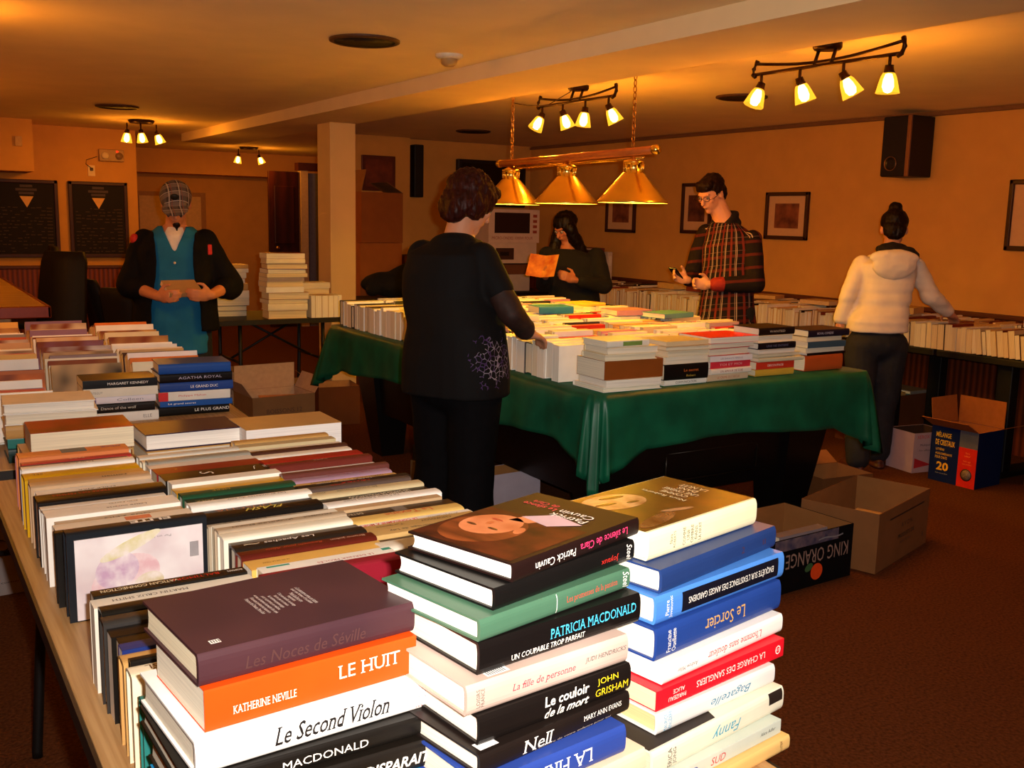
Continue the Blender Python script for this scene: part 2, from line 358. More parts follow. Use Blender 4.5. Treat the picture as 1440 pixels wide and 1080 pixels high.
# ------------------------------------------------------------------ on the walls
m_frame = mat('#3a140a', .4, var=.2, scale=15)
def picture(y0, y1, z0, z1, art, label):
    t = empty('framed_picture', (WX, (y0 + y1) / 2, z0), 0, label, 'picture', 'framed prints on the right wall')
    def L(y, z): return (y - (y0 + y1) / 2, z - z0)
    a0, b0 = L(y0, z0); a1, b1 = L(y1, z1); f = MB(); e = .032
    for lo, hi in (((-.03, a0, b0), (-.001, a1, b0 + e)), ((-.03, a0, b1 - e), (-.001, a1, b1)), ((-.03, a0, b0), (-.001, a0 + e, b1)), ((-.03, a1 - e, b0), (-.001, a1, b1))):
        f.bbox(lo, hi, m_frame, .006)
    f.build('frame', t)
    g = MB(); g.box((-.012, a0 + e, b0 + e), (-.004, a1 - e, b1 - e), mat('#d6a878', .7, var=.04)); g.build('mat_board', t)
    p = MB(); iw = (a1 - a0) * .22; ih = (b1 - b0) * .24; p.box((-.014, a0 + iw, b0 + ih), (-.0125, a1 - iw, b1 - ih), art); p.build('print', t)
art1 = mat('#a05a34', .7, scale=9, h2='#5a2a18'); art2 = mat('#8a4a30', .7, scale=7, h2='#3c1a14')
picture(5.79, 6.26, 1.372, 1.762, art1, 'small square framed print on the wall right of the man in plaid')
picture(6.93, 7.33, 1.395, 1.855, art2, 'upright framed print on the wall behind the head of the man in plaid')
picture(8.02, 8.50, 1.38, 1.80, art1, 'framed print on the wall under the right brass shade')
picture(3.45, 4.07, 1.358, 1.822, mat('#7a3420', .7, scale=6, h2='#2a1414'), 'large framed print cut by the right edge of the photo')
t = empty('wall_speaker', (0, 0, 0), 0, 'black two-way loudspeaker mounted high on the right wall', 'loudspeaker')
b = MB(); Ms = Matrix.Translation((6.15, 4.81, 1.85)) @ Matrix.Rotation(math.radians(0), 4, 'Z')
b.bbox((0, -.12, 0), (.245, .12, .42), mat('#150c0a', .6), .008, Ms); b.box((.24, -.05, .15), (.25, .05, .27), mat('#151010', .6), Ms); b.build('cabinet', t)
f = MB(); f.bbox((-.012, -.088, .005), (.002, .115, .415), mat('#1c0f0c', .8, var=.3, scale=200), .006, Ms); f.bbox((-.014, -.118, .0), (.002, -.088, .42), mat('#8a5a3c', .35, .4), .004, Ms)
f.build('grille', t)
c = MB(); c.lathe([(.042, -.004), (.046, .004), (.038, .006), (.03, -.002), (0, -.008)], mat('#0a0606', .35), 28, Ms @ Matrix.Translation((-.013, .03, .09)) @ Matrix.Rotation(-PI / 2, 4, 'Y')); c.build('driver_cone', t)
c = MB(); c.lathe([(.046, .002), (.050, .005), (.050, -.004), (.046, -.004)], mat('#9a6a4a', .3, .7), 28, Ms @ Matrix.Translation((-.015, .03, .09)) @ Matrix.Rotation(-PI / 2, 4, 'Y')); c.build('driver_ring', t)
b = MB(); b.bbox((4.86, 9.87, 1.70), (4.97, 9.995, 2.25), mat('#0c0806', .6), .01); o = b.build('column_speaker'); tag(o, 'narrow tall black speaker on the back wall right of the box tower', 'loudspeaker')
t = empty('wall_screen', (0, 0, 0), 0, 'wide dark screen on the back wall behind the hair of the woman in black', 'screen')
b = MB(); b.bbox((5.42, 9.93, 1.62), (6.30, 9.995, 2.13), mat('#180b06', .5), .01); b.build('casing', t)
b = MB(); b.box((5.46, 9.924, 1.66), (6.26, 9.931, 2.09), mat('#0c0705', .2)); b.build('display', t)
t = empty('framed_notice', (0, 0, 0), 0, 'reddish framed board on the wall just right of the column', 'picture')
b = MB(); b.bbox((4.24, 9.83, 1.75), (4.62, 9.858, 2.11), mat('#5a200c', .5), .006); b.build('frame', t)
b = MB(); b.box((4.28, 9.826, 1.79), (4.58, 9.832, 2.07), mat('#7a3010', .6, h2='#4a180a', scale=8)); b.build('print', t)

def chalkboard(x0, x1, tx, label, seed):
    R = random.Random(seed); Y = 11.168; z0, z1 = 1.01, 1.775
    t = empty('chalkboard', ((x0 + x1) / 2, Y, z0), 0, label, 'chalkboard', 'menu chalkboards')
    def P(x, z, d): return (x - (x0 + x1) / 2, -d, z - z0)
    f = MB(); e = .035
    for lo, hi in (((x0, z0), (x1, z0 + e)), ((x0, z1 - e), (x1, z1)), ((x0, z0), (x0 + e, z1)), ((x1 - e, z0), (x1, z1))):
        p = P(lo[0], lo[1], .028); q = P(hi[0], hi[1], -.02); f.bbox(p, q, mat('#3a100a', .5), .005)
    f.build('frame', t)
    g = MB(); p = P(x0 + e, z0 + e, .012); q = P(x1 - e, z1 - e, -.015); g.box(p, q, mat('#160c0a', .8, var=.3, scale=9)); c = g; ch = mat('#4a3a2c', .9); bl = mat('#54484c', .9)
    for k in range(14):
        z = 1.50 - k * .033; x = x0 + .06
        while x < x1 - .14:
            l = R.uniform(.015, .05)
            if R.random() < .62:
                zz = z + R.uniform(-.004, .004); c.box(P(x, zz - .004, .0145), P(x + l, zz + .005, .0135), ch)
            x += l + R.uniform(.008, .03)
        c.box(P(x1 - .11, z - .005, .0145), P(x1 - .06, z + .005, .0135), ch)
    for k in range(3):
        wd = (.14, .24, .17)[k] * .8; c.box(P(tx - wd / 2, 1.70 - k * .035, .0145), P(tx + wd / 2, 1.724 - k * .035, .0135), bl)
    g.build('slate', t)
    v = MB(); v.add([P(tx - .062, 1.612, .016), P(tx + .062, 1.612, .016), P(tx, 1.503, .016), P(tx - .062, 1.612, .013), P(tx + .062, 1.612, .013), P(tx, 1.503, .013)], [(0, 1, 2), (3, 5, 4), (0, 3, 4, 1), (1, 4, 5, 2), (2, 5, 3, 0)], mat('#e8b060', .6)); v.build('emblem', t)
chalkboard(.90, 1.527, 1.24, 'dark menu chalkboard with yellow triangle, left one cut by the photo edge', 3)
chalkboard(1.626, 2.192, 1.908, 'dark menu chalkboard with yellow triangle, behind the shoulder of the capped man', 5)
t = empty('emergency_light', (2.05, 11.19, 1.985), 0, 'emergency light box with two lamps and a red indicator above the chalkboards', 'emergency light')
b = MB(); b.bbox((-.12, -.06, 0), (.12, 0, .12), mat('#b89058', .5), .008); b.build('housing', t)
for dx in (-.065, .07):
    k = MB(); k.lathe([(.036, 0), (.036, .02), (.028, .03), (0, .032)], mat('#e8d0a0' if dx < 0 else '#8a6a44', .3), 20, Matrix.Translation((dx, -.06, .055)) @ Matrix.Rotation(PI / 2, 4, 'X')); k.build('lamp', t)
k = MB(); k.bbox((.045, -.066, .092), (.062, -.058, .108), mat_glow('#ff2008', 4.), .003); k.build('indicator', t)
t = empty('wall_outlet', (1.858, 11.19, 1.83), 0, 'small cream outlet plate with plug and cord below the emergency light', 'outlet')
b = MB(); b.bbox((-.035, -.01, 0), (.035, 0, .11), mat('#f0cf94', .5), .004); b.build('plate', t)
b = MB(); b.bbox((-.014, -.03, .055), (.014, -.008, .085), mat('#3a2412', .5), .004); b.tube([(0, -.02, .08), (-.05, -.01, .12), (-.045, -.006, .16), (.06, -.006, .20)], .004, mat('#3a2412', .6), 6); b.build('plug', t)
b = MB(); b.bbox((1.10, 10.53, 2.06), (1.16, 10.549, 2.15), mat('#caa060', .6), .004); o = b.build('thermostat'); tag(o, 'small pale switch plate on the boxed duct at upper left', 'switch')
# ------------------------------------------------------------------ tables
def folding_table(x0, x1, y0, y1, z, top_m, leg_m, label, rz=0., edge='#1a100a', legs=True):
    cx, cy = (x0 + x1) / 2, (y0 + y1) / 2; hx, hy = (x1 - x0) / 2, (y1 - y0) / 2
    t = empty('folding_table', (cx, cy, 0), rz, label, 'table')
    a = MB(); a.bbox((-hx, -hy, z - .022), (hx, hy, z), top_m, .003); a.build('table_top', t)
    a = MB()
    for lo, hi in (((-hx - .006, -hy - .006), (hx + .006, -hy)), ((-hx - .006, hy), (hx + .006, hy + .006)), ((-hx - .006, -hy), (-hx, hy)), ((hx, -hy), (hx + .006, hy))):
        a.box((*lo, z - .035), (*hi, z - .002), mat(edge, .5))
    a.build('edge_band', t)
    long_y = hy >= hx
    for s in (-1, 1):
        for q in (-1, 1):
            g = MB()
            if long_y: px, py = q * (hx - .09), s * (hy - .22)
            else: px, py = s * (hx - .22), q * (hy - .09)
            g.tube([(px, py, z - .03), (px, py, .42), (px + (q * .03 if long_y else 0), py + (0 if long_y else q * .03), .02), (px + (q * .03 if long_y else 0), py + (0 if long_y else q * .03), 0)], .014, leg_m, 10)
            g.build('leg', t)
        g = MB()
        if long_y: a0, a1, br = (-(hx - .09), s * (hy - .22), .42), ((hx - .09), s * (hy - .22), .42), (0, s * (hy - .75), z - .03)
        else: a0, a1, br = (s * (hx - .22), -(hy - .09), .42), (s * (hx - .22), (hy - .09), .42), (s * (hx - .75), 0, z - .03)
        g.tube([a0, a1], .010, leg_m, 8)
        mid = tuple((a0[k] + a1[k]) / 2 for k in range(3)); g.tube([mid, br], .009, leg_m, 8)
        g.build('brace', t)
    return t
m_woodtop = mat('#c09a68', .45, scale=70, stretch=(1.6, .05, 1), h2='#a67c4c', spec=.3)
m_black = mat('#0e0b0a', .55, var=.2)
T1Z = .74
folding_table(.21, 1.03, .82, 3.10, T1Z, m_woodtop, m_black, 'wood-grain folding table full of books nearest the camera, with dark edge')
folding_table(.17, 1.18, 3.20, 5.95, T1Z, m_woodtop, m_black, 'second folding table of books in line behind the nearest one', math.radians(-3.2))
folding_table(1.93, 3.0, 7.10, 7.80, T1Z, m_black, m_black, 'black folding table with piles of books in front of the column')
def wall_table(y0, y1, label):
    t = empty('wall_table', (0, 0, 0), 0, label, 'table', 'black tables along the right wall')
    a = MB(); a.bbox((5.59, y0, .70), (6.36, y1, .74), m_black, .005); a.build('table_top', t)
    for yy in (y0 + .40, y1 - .40):
        for xx in (5.70, 6.18): a = MB(); a.bbox((xx, yy - .05, .035), (xx + .08, yy + .05, .70), m_black, .006); a.build('leg', t)
        a = MB(); a.bbox((5.66, yy - .06, 0), (6.30, yy + .06, .04), m_black, .01); a.build('foot', t)
wall_table(1.75, 3.95, 'black table along the right wall, nearest end, under the paperbacks')
wall_table(3.97, 6.0, 'black table along the right wall behind the woman in the white jacket')
wall_table(6.02, 8.6, 'black table along the right wall, farthest, under the binders')

# ------------------------------------------------------------------ books
PAGE = '#efe6cf'
CN = {'#f4f0e6': 'white', '#efe3c4': 'cream', '#15120f': 'black', '#7a1416': 'dark red', '#c8201c': 'red', '#d9a914': 'yellow', '#c79a5a': 'tan',
      '#1d2f6e': 'navy', '#2f62b8': 'blue', '#1f4a30': 'dark green', '#8a8078': 'grey', '#5a3620': 'brown', '#d8742c': 'orange', '#b08ab0': 'lilac', '#33302e': 'charcoal', '#2a7a74': 'teal', '#e0b060': 'amber', '#d890a0': 'pink'}
NC = {v: k for k, v in CN.items()}
NC['cream'] = '#efe3c4'
def T(s, cx, cz, h, w=None, col='black', turn=0, shear=0., bold=0.): return (s, cx, cz, h, w, col, turn, shear, bold)
def hexof(c): return NC.get(c, c)
def spine_prof(Tk, bulge, n=9):
    return [(-bulge * (1 - abs(q) ** 4), Tk * (q + 1) / 2) for q in (-1, -.93, -.82, -.62, -.35, 0, .35, .62, .82, .93, 1)]
def spine_y(z, Tk, bulge): return -bulge * (1 - abs(2 * z / Tk - 1) ** 4)
def book(L, W, Tk, cover, loc, rz=0., up=False, hard=True, texts=(), page=PAGE, label='', group=None, parts=True, back=False, lean=0., extra=None, gloss=.35, cover2=None, name='book'):
    """lying flat: spine along x at y=0 facing -y; up=True stands it on its fore-edge, spine to the ceiling.
    back=True turns the fore-edge to -y instead of the spine"""
    ch = hexof(cover); t = min(.0028, Tk * .12) if hard else min(.0011, Tk * .08); ins = .004 if hard else .0006; bul = min(.0042, Tk * .12) if hard else .0006
    cm = mat(ch, gloss, var=.07, scale=14, spec=.22)
    if cover2: cm = mat(ch, gloss, var=.07, scale=9, spec=.22, h2=hexof(cover2), detail=1.)
    if up: PM = Matrix(((1, 0, 0, 0), (0, 0, 1, 0), (0, -1, 0, W), (0, 0, 0, 1)))
    elif back: PM = Matrix(((-1, 0, 0, L), (0, -1, 0, W), (0, 0, 1, 0), (0, 0, 0, 1)))
    else: PM = Matrix.Identity(4)
    if up and lean: PM = Matrix.Rotation(lean, 4, 'X') @ PM
    c = MB()
    sp = spine_prof(Tk, bul) if hard else [(0, 0), (-.0004, Tk * .06), (-.0006, Tk * .5), (-.0004, Tk * .94), (0, Tk)]
    O = [(W, 0), (.010, 0)] + sp + [(.010, Tk), (W, Tk)]
    O = [p for i, p in enumerate(O) if i == 0 or p != O[i - 1]]
    I = []
    for y, z in O:
        zi = min(max(z, t), Tk - t); yi = y
        if y <= 0.0001: yi = y + t * 1.6
        I.append((yi, zi))
    n = len(O); vs = []
    for x in (0, L):
        vs += [(x, y, z) for y, z in O] + [(x, y, z) for y, z in I]
    fs = []
    for i in range(n - 1):
        fs += [(i, i + 1, 2 * n + i + 1, 2 * n + i), (n + i, 3 * n + i, 3 * n + i + 1, n + i + 1), (i, n + i, n + i + 1, i + 1), (2 * n + i, 2 * n + i + 1, 3 * n + i + 1, 3 * n + i)]
    fs += [(0, 2 * n, 3 * n, n), (n - 1, 2 * n - 1, 4 * n - 1, 3 * n - 1)]
    c.add(vs, fs, cm, PM)
    for (s, cx, cz, h, w_, col, turn, sh, bo) in texts:
        e = .00035
        def pl(a, b_, cx=cx, cz=cz):
            z = min(max(cz * Tk + b_, 0), Tk); return PM @ Vector((cx * L + a, (spine_y(z, Tk, bul) if hard else -.0006) - e, z))
        if s == '#box':
            hw, hh = w_ / 2, h / 2; k = 6
            for q in range(k):
                za, zb = -hh + h * q / k, -hh + h * (q + 1) / k
                c.add([pl(-hw, za) , pl(hw, za), pl(hw, zb), pl(-hw, zb)], [(0, 1, 2, 3)], mat(hexof(col), .4))
        else:
            e = .0008
            text_on(c, s, mat(hexof(col), .5, var=.02), pl, h, w_, turn, sh, bo)
    if extra: extra(c, PM, L, W, Tk)
    p = MB(); pv = mat_page(page, 1 if up else 2)
    fe = .004 if hard else 0
    prof = [(W - ins - fe * (1 - abs(2 * k / 6 - 1) ** 2), t + (Tk - 2 * t) * k / 6) for k in range(7)]
    sy = [(t * 1.6 + .0008 + (spine_y(z, Tk, bul) if hard else 0), z) for y, z in prof][::-1]
    ring = prof + sy; m_ = len(ring)
    vs = [(ins, y, z) for y, z in ring] + [(L - ins, y, z) for y, z in ring]
    p.add(vs, [tuple(range(m_)), tuple(range(m_, 2 * m_))[::-1]] + [(i, (i + 1) % m_, m_ + (i + 1) % m_, m_ + i) for i in range(m_)], pv, PM)
    if parts:
        r = empty(name, loc, rz, label, 'book', group); c.build('cover', r); p.build('page_block', r)
    else:
        for q in range(len(p.f)): pass
        k = len(c.v); c.v += p.v; i = c.mi(pv); c.f += [tuple(a + k for a in f) for f in p.f]; c.m += [i] * len(p.f); c.smooth += [False] * len(p.f)
        r = c.build(name); r.location = loc; r.rotation_euler = (0, 0, rz); tag(r, label, 'book', group)
    return r
def top_text(lines, m, x0, y0, h, pitch, turn, ws=None, shear=0):
    def f(c, PM, L, W, Tk):
        for k, s in enumerate(lines):
            def pl(a, b_, k=k):
                q = ((0, -k * pitch), (k * pitch, 0), (0, k * pitch), (-k * pitch, 0))[turn % 4]
                return PM @ Vector((x0 + q[0] + a, y0 + q[1] + b_, Tk + .0005))
            text_on(c, s, mat(hexof(m[k] if isinstance(m, list) else m), .5), pl, h[k] if isinstance(h, list) else h, ws[k] if ws else None, turn, shear)
    return f
def top_patch(c, PM, Tk, pts, m, d=.0003):
    c.add([PM @ Vector((x, y, Tk + d)) for x, y in pts], [tuple(range(len(pts)))], m)
def oval(cx, cy, rx, ry, a=0, n=26, k=0):
    return [(cx + rx * math.cos(2 * PI * i / n) * math.cos(a) - ry * math.sin(2 * PI * i / n) * math.sin(a), cy + rx * math.cos(2 * PI * i / n) * math.sin(a) + ry * math.sin(2 * PI * i / n) * math.cos(a)) for i in range(n)]

# ---- the three tall stacks at the front: (top z, thickness, x, y, length, turn in degrees, cover, ...)
def stack_book(z, t, x, y, L, a, cover, label, group, W=.172, **k):
    book(L, W, t - .0006, cover, (x, y, z - t), math.radians(a), label=label, group=group, **k)
G1, G2, G3 = 'books in the left front stack', 'books in the middle front stack', 'books in the right front stack'
def x_dark(c, PM, L, W, Tk):
    top_text(['« Ce roman serre comme une histoire', 'avec une lenteur d’un plaisir', 'Michel de Grece rare', 'simplement', 'C’est une bataille un passage', 'fascine que nos amours',
              'les nombreux personnages', 'pour un portrait, un realisme', 'et avec un humour du peuple d’un style', 'd’un aussi profond et naturel »', 'Francois de Closets, Paris-Soir'], '#cfc4bc', .173, .092, .0058, .0068, 3,
             [.062, .058, .034, .02, .05, .04, .045, .052, .068, .058, .056])(c, PM, L, W, Tk)
    def rev(k): return k
    top_patch(c, PM, Tk, [(.022, .016), (.034, .016), (.034, .026), (.022, .026)], mat('#e8e4dc', .6))
    for q in range(4): top_patch(c, PM, Tk, [(.0235 + q * .0028, .0175), (.0248 + q * .0028, .0175), (.0248 + q * .0028, .0245), (.0235 + q * .0028, .0245)], mat('#504840', .6), .0005)
stack_book(1.030, .038, .258, 1.046, .272, 5.4, '#3a2228', 'dark plum hardcover on top of the left front stack, white blurb on its back', G1, W=.185, page='#efe2c0', gloss=.42, cover2='#45282c',
           texts=[T('Les Noces de Séville', .47, .42, .015, .15, '#4a2c2a', 0, .2)], extra=x_dark)
stack_book(.991, .049, .262, 1.037, .266, 4.8, '#e64a0e', 'thick orange paperback with white capitals, second in the left front stack', G1, W=.165, hard=False, gloss=.4,
           texts=[T('KATHERINE NEVILLE', .26, .36, .0095, .075, '#fff4e0'), T('LE HUIT', .755, .56, .0165, .083, '#fff4e0')])
stack_book(.941, .039, .247, 1.025, .305, 4.0, '#fbf8f2', 'glossy white hardcover with italic grey title, third in the left front stack', G1, W=.20, gloss=.2,
           texts=[T('Le Second Violon', .53, .5, .022, .145, '#141214', 0, .35, .012), T('Yves', .935, .60, .009, .020, '#e87a80', 1), T('Beauchemin', .965 - .06, .5, .009, .032, '#e87a80', 1)])
stack_book(.901, .024, .236, 1.020, .318, 1.6, 'black', 'black hardcover with spaced white capitals, fourth in the left front stack', G1, W=.20, texts=[T('MACDONALD', .50, .45, .0095, .105, 'white')])
stack_book(.876, .036, .238, 1.012, .303, 1.0, '#17130f', 'black hardcover with bold white slanted title, fifth in the left front stack', G1, W=.19, texts=[T('DISPARAIT', .80, .45, .014, .088, 'white', 0, .25, .02), T('CAUVIN', .45, .5, .010, .06, '#8a4030')])
stack_book(.839, .050, .236, 1.005, .30, 1.0, '#1a8ac4', 'bright blue and tan book low in the left front stack', G1, W=.18, hard=False, texts=[('#box', .33, .5, .05, .14, '#c8a050', 0, 0, 0)])
stack_book(.788, .0475, .24, 1.0, .29, 1.5, 'cream', 'cream hardcover at the bottom of the left front stack', G1, W=.18)
m_skin_print = mat('#d88a5c', .5, spec=.12, scale=14, h2='#a8562e')
def x_patrick(c, PM, L, W, Tk):
    top_patch(c, PM, Tk, [(.004, .008), (.158, .008), (.158, .176), (.004, .176)], mat('#5a2412', .5, spec=.12, scale=26, h2='#2c100a'), .0002)
    top_patch(c, PM, Tk, oval(.078, .118, .064, .054, -.1), mat('#8a4420', .5, spec=.12, scale=40, h2='#4a200e', stretch=(1, .3, 1)), .0003)
    top_patch(c, PM, Tk, oval(.098, .122, .046, .040, -.1), m_skin_print, .0004)
    top_patch(c, PM, Tk, [(.140, .062), (.176, .030), (.190, .085), (.152, .115)], mat('#c8a8b0', .5, spec=.12, scale=20), .00045)
    top_patch(c, PM, Tk, [(.128, .118), (.134, .088), (.160, .075), (.158, .112)], m_skin_print, .0004)
    for ex, ey in ((.083, .106), (.081, .142)): top_patch(c, PM, Tk, oval(ex, ey, .0035, .009, -.1), mat('#4a2416', .3), .0006)
    top_patch(c, PM, Tk, oval(.100, .126, .007, .005, -.1), mat('#b86038', .3), .0006); top_patch(c, PM, Tk, oval(.117, .128, .003, .011, -.1), mat('#a83a2c', .3), .0006)
    top_patch(c, PM, Tk, oval(.100, .075, .014, .007, .3), m_skin_print, .0005)
    top_text(['Patrick', 'Cauvin'], '#f4ece4', .190, .066, [.016, .016], .0195, 1, [.062, .058])(c, PM, L, W, Tk)
    top_text(['Le silence', 'de Clara'], '#e03858', .208, .130, [.012, .012], .0145, 1, [.058, .046])(c, PM, L, W, Tk)
def x_steel(c, PM, L, W, Tk): pass
stack_book(1.100, .024, .605, .963, .262, 17.5, '#1d0d0a', 'dark brown hardcover with a child’s face on its cover, topping the middle front stack', G2, W=.178, gloss=.5, extra=x_patrick, page='#f6f0e2',
           texts=[T('Patrick Cauvin', .30, .42, .0105, .080, 'white', 2), T('Le silence de Clara', .69, .52, .0105, .105, '#ff3f78', 2)])
stack_book(1.075, .028, .578, .961, .268, 14.6, '#12100f', 'black hardcover with red flipped title and white script, second in the middle front stack', G2, W=.178, page='#f6f0e2',
           texts=[T('Joyaux', .80, .45, .010, .036, '#d02a20', 2), T('Steel', .955, .5, .011, .022, 'white', 3, .3)])
stack_book(1.046, .027, .551, .948, .270, 12.6, '#466c54', 'green hardcover with red title, third in the middle front stack', G2, W=.182, page='#f6f0e2',
           texts=[T('Les promesses de la passion', .72, .5, .0105, .098, '#c84a38', 0), T('Steel', .965, .5, .012, .022, 'white', 3, .3), ('#box', .475, .5, .024, .0012, '#e8e8e0', 0, 0, 0)])
stack_book(1.018, .040, .551, .949, .268, 7.9, '#120e0d', 'thick black hardcover with big pale blue author letters, fourth in the middle front stack', G2, W=.18, page='#efe8d4',
           texts=[T('PATRICIA MACDONALD', .685, .60, .013, .150, '#4ac0e8'), T('UN COUPABLE TROP PARFAIT', .40, .24, .0072, .120, 'white')])
def x_bar(c, PM, L, W, Tk):
    top_patch(c, PM, Tk, [(.035, .004), (.068, .004), (.068, .020), (.035, .020)], mat('#f4f2ee', .5))
    for q in range(9): top_patch(c, PM, Tk, [(.038 + q * .003, .006), (.0392 + q * .003, .006), (.0392 + q * .003, .016), (.038 + q * .003, .016)], mat('#302c2c', .6), .0005)
stack_book(.977, .037, .527, .934, .254, 6.4, '#cbb3a6', 'pinkish grey hardcover with red endpaper edge, fifth in the middle front stack', G2, W=.185, page='#efe8d8', extra=x_bar, cover2='#b9a294',
           texts=[T('La fille de personne', .45, .45, .0115, .098, '#b83a4c', 0, .25), T('JUDI HENDRICKS', .845, .56, .0075, .070, '#5a5250', 0, .2), T('FRANCE', .085, .5, .0052, .022, '#5a5048', 1), T('LOISIRS', .060, .5, .0052, .022, '#5a5048', 1)])
stack_book(.939, .036, .541, .929, .243, 6.8, '#16110f', 'black hardcover with bold white and yellow lettering, sixth in the middle front stack', G2, W=.17, page='#f2ead8',
           texts=[T('Le couloir', .55, .70, .0125, .072, 'white', 0, .12, .02), T('de la mort', .55, .27, .0125, .072, 'white', 0, .3, .02), T('JOHN', .83, .72, .0098, .036, '#f0d020', 0), T('GRISHAM', .86, .34, .0098, .057, '#f0d020', 0)])
stack_book(.902, .026, .533, .912, .250, 9.7, '#1d1613', 'dark hardcover with a white four-letter title, seventh in the middle front stack', G2, W=.175, page='#f2ead8', extra=lambda c, PM, L, W, Tk: top_patch(c, PM, Tk, [(.008, .006), (.036, .006), (.036, .022), (.008, .022)], mat('#f4f2ee', .5)),
           texts=[T('Nell', .36, .48, .0155, .050, 'white', 0, .15), T('MARY ANN EVANS', .80, .62, .0065, .068, 'white'), T('L’histoire de votre enfance pour toi', .60, .15, .0042, .13, '#b8a898')])
stack_book(.875, .038, .528, .900, .228, 7.1, '#2c4596', 'blue cloth hardcover with flipped white capitals, eighth in the middle front stack', G2, W=.165, texts=[T('LA FIRME', .52, .5, .018, .105, 'white', 2)])
stack_book(.836, .048, .53, .885, .26, 9, '#e8cfb0', 'pale peach hardcover low in the middle front stack', G2, W=.17)
stack_book(.787, .0465, .53, .88, .25, 7, '#5a3620', 'brown hardcover at the bottom of the middle front stack', G2, W=.17)
m_gold = mat('#54300f', .3, .0, scale=18, h2='#261405', spec=.32)
def x_nora(c, PM, L, W, Tk):
    top_patch(c, PM, Tk, [(.0, .004), (L, .004), (L, W - .001), (.0, W - .001)], m_gold, .0002)
    top_patch(c, PM, Tk, oval(.082, .128, .058, .036, -.15), mat('#caa070', .2, scale=25, h2='#8a5a2c'), .0004)
    for p in (oval(.095, .145, .024, .006, -.2), oval(.060, .125, .020, .005, -.2), oval(.105, .110, .012, .004, -.2)): top_patch(c, PM, Tk, p, mat('#2c1608', .2), .0006)
    top_patch(c, PM, Tk, oval(.060, .028, .050, .014, .2), mat('#8a6038', .2, scale=25, h2='#4a2810'), .0005)
    top_patch(c, PM, Tk, oval(.125, .042, .03, .006, -.3), mat('#a88058', .2), .0005)
    top_text(['COMME', 'UNE OMBRE', 'DANS', 'LA NUIT'], '#f2e2b8', .192, .098, [.012] * 4, .0175, 1, [.05, .066, .036, .052])(c, PM, L, W, Tk)
    top_text(['Nora Roberts'], '#f2e2b8', .172, .104, .009, .01, 1, [.085])(c, PM, L, W, Tk)
stack_book(1.080, .041, .863, 1.030, .268, 12.5, '#efe6bc', 'thick cream-spined hardcover with glossy brown cover, topping the right front stack', G3, W=.176, page='#f6f0e2', extra=x_nora, gloss=.3,
           texts=[T('Nora', .185, .55, .0062, .014, '#4a443c', 1), T('ROBERTS', .215, .5, .0052, .024, '#4a443c', 1), T('COMME', .30, .5, .0058, .027, '#3a352e', 1), T('UNE', .335, .5, .0058, .016, '#3a352e', 1), T('OMBRE', .37, .5, .0058, .027, '#3a352e', 1), T('DANS', .405, .5, .0058, .02, '#3a352e', 1), T('LA NUIT', .44, .5, .0058, .027, '#3a352e', 1)])
stack_book(1.038, .034, .860, .996, .298, 14.0, '#22396f', 'plain navy cloth hardcover, second in the right front stack', G3, W=.19, page='#f2ead4', texts=[T('II', .88, .5, .008, .008, '#4a2c3a'), T('2', .68, .5, .010, .008, '#4a2c3a')])
stack_book(1.003, .040, .849, .992, .303, 10.3, '#4a86d8', 'light blue hardcover with black title box, third in the right front stack', G3, W=.19, page='#f2ead4',
           texts=[('#box', .565, .5, .029, .232, '#10101c', 0, 0, 0), T('ENQUÊTE SUR L’EXISTENCE DES ANGES GARDIENS', .565, .5, .0135, .205, 'white', 2), T('Pierre', .075, .5, .0075, .022, 'white', 1), T('Jovanovic', .105, .5, .0075, .031, 'white', 1)])
stack_book(.962, .046, .844, .982, .298, 11, '#22408a', 'thick royal blue hardcover with gold flipped title, fourth in the right front stack', G3, W=.18, page='#f2ead4',
           texts=[T('Le Sorcier', .52, .5, .020, .098, '#d8a860', 2), T('Francine', .085, .5, .0085, .032, 'white', 1), T('Ouellette', .122, .5, .0085, .032, 'white', 1)])
stack_book(.915, .029, .850, .971, .283, 10.6, '#f6f2ea', 'white hardcover with thin red flipped title, fifth in the right front stack', G3, W=.18, page='#f8f2e6',
           texts=[T('L’homme sans douleur', .57, .5, .011, .13, '#d04048', 2, .15), T('Andrew Miller', .18, .45, .006, .045, '#6a6460', 2, .2)])
stack_book(.885, .029, .833, .960, .287, 8.8, '#e01828', 'bright red paperback with white flipped capitals, sixth in the right front stack', G3, W=.175, hard=False, page='#e6d6b0',
           texts=[T('LA CHARGE DES SANGLIERS', .56, .55, .0095, .158, 'white', 2), T('ALICE', .155, .68, .006, .024, 'white', 2), T('PARIZEAU', .145, .36, .006, .036, 'white', 2), T('O', .945, .5, .014, .013, 'white'), T('NTE', .945, .5, .004, .009, 'white')])
stack_book(.855, .030, .831, .957, .257, 8.0, '#e9e6e0', 'white jacketed hardcover with blue-green script, seventh in the right front stack', G3, W=.17, page='#e0c890', cover2='#d8d8d4',
           texts=[T('Bagatelle', .60, .5, .015, .09, '#3a86a8', 2, .4), T('MAURICE', .06, .5, .0065, .024, '#3a9ac0', 1), T('DENUZIERE', .095, .5, .0065, .027, '#3a9ac0', 1)])
def x_fanny(c, PM, L, W, Tk):
    top_patch(c, PM, Tk, [(0, .003), (.14, .003), (.16, .05), (.12, .14), (0, .16)], mat('#2a211c', .6))
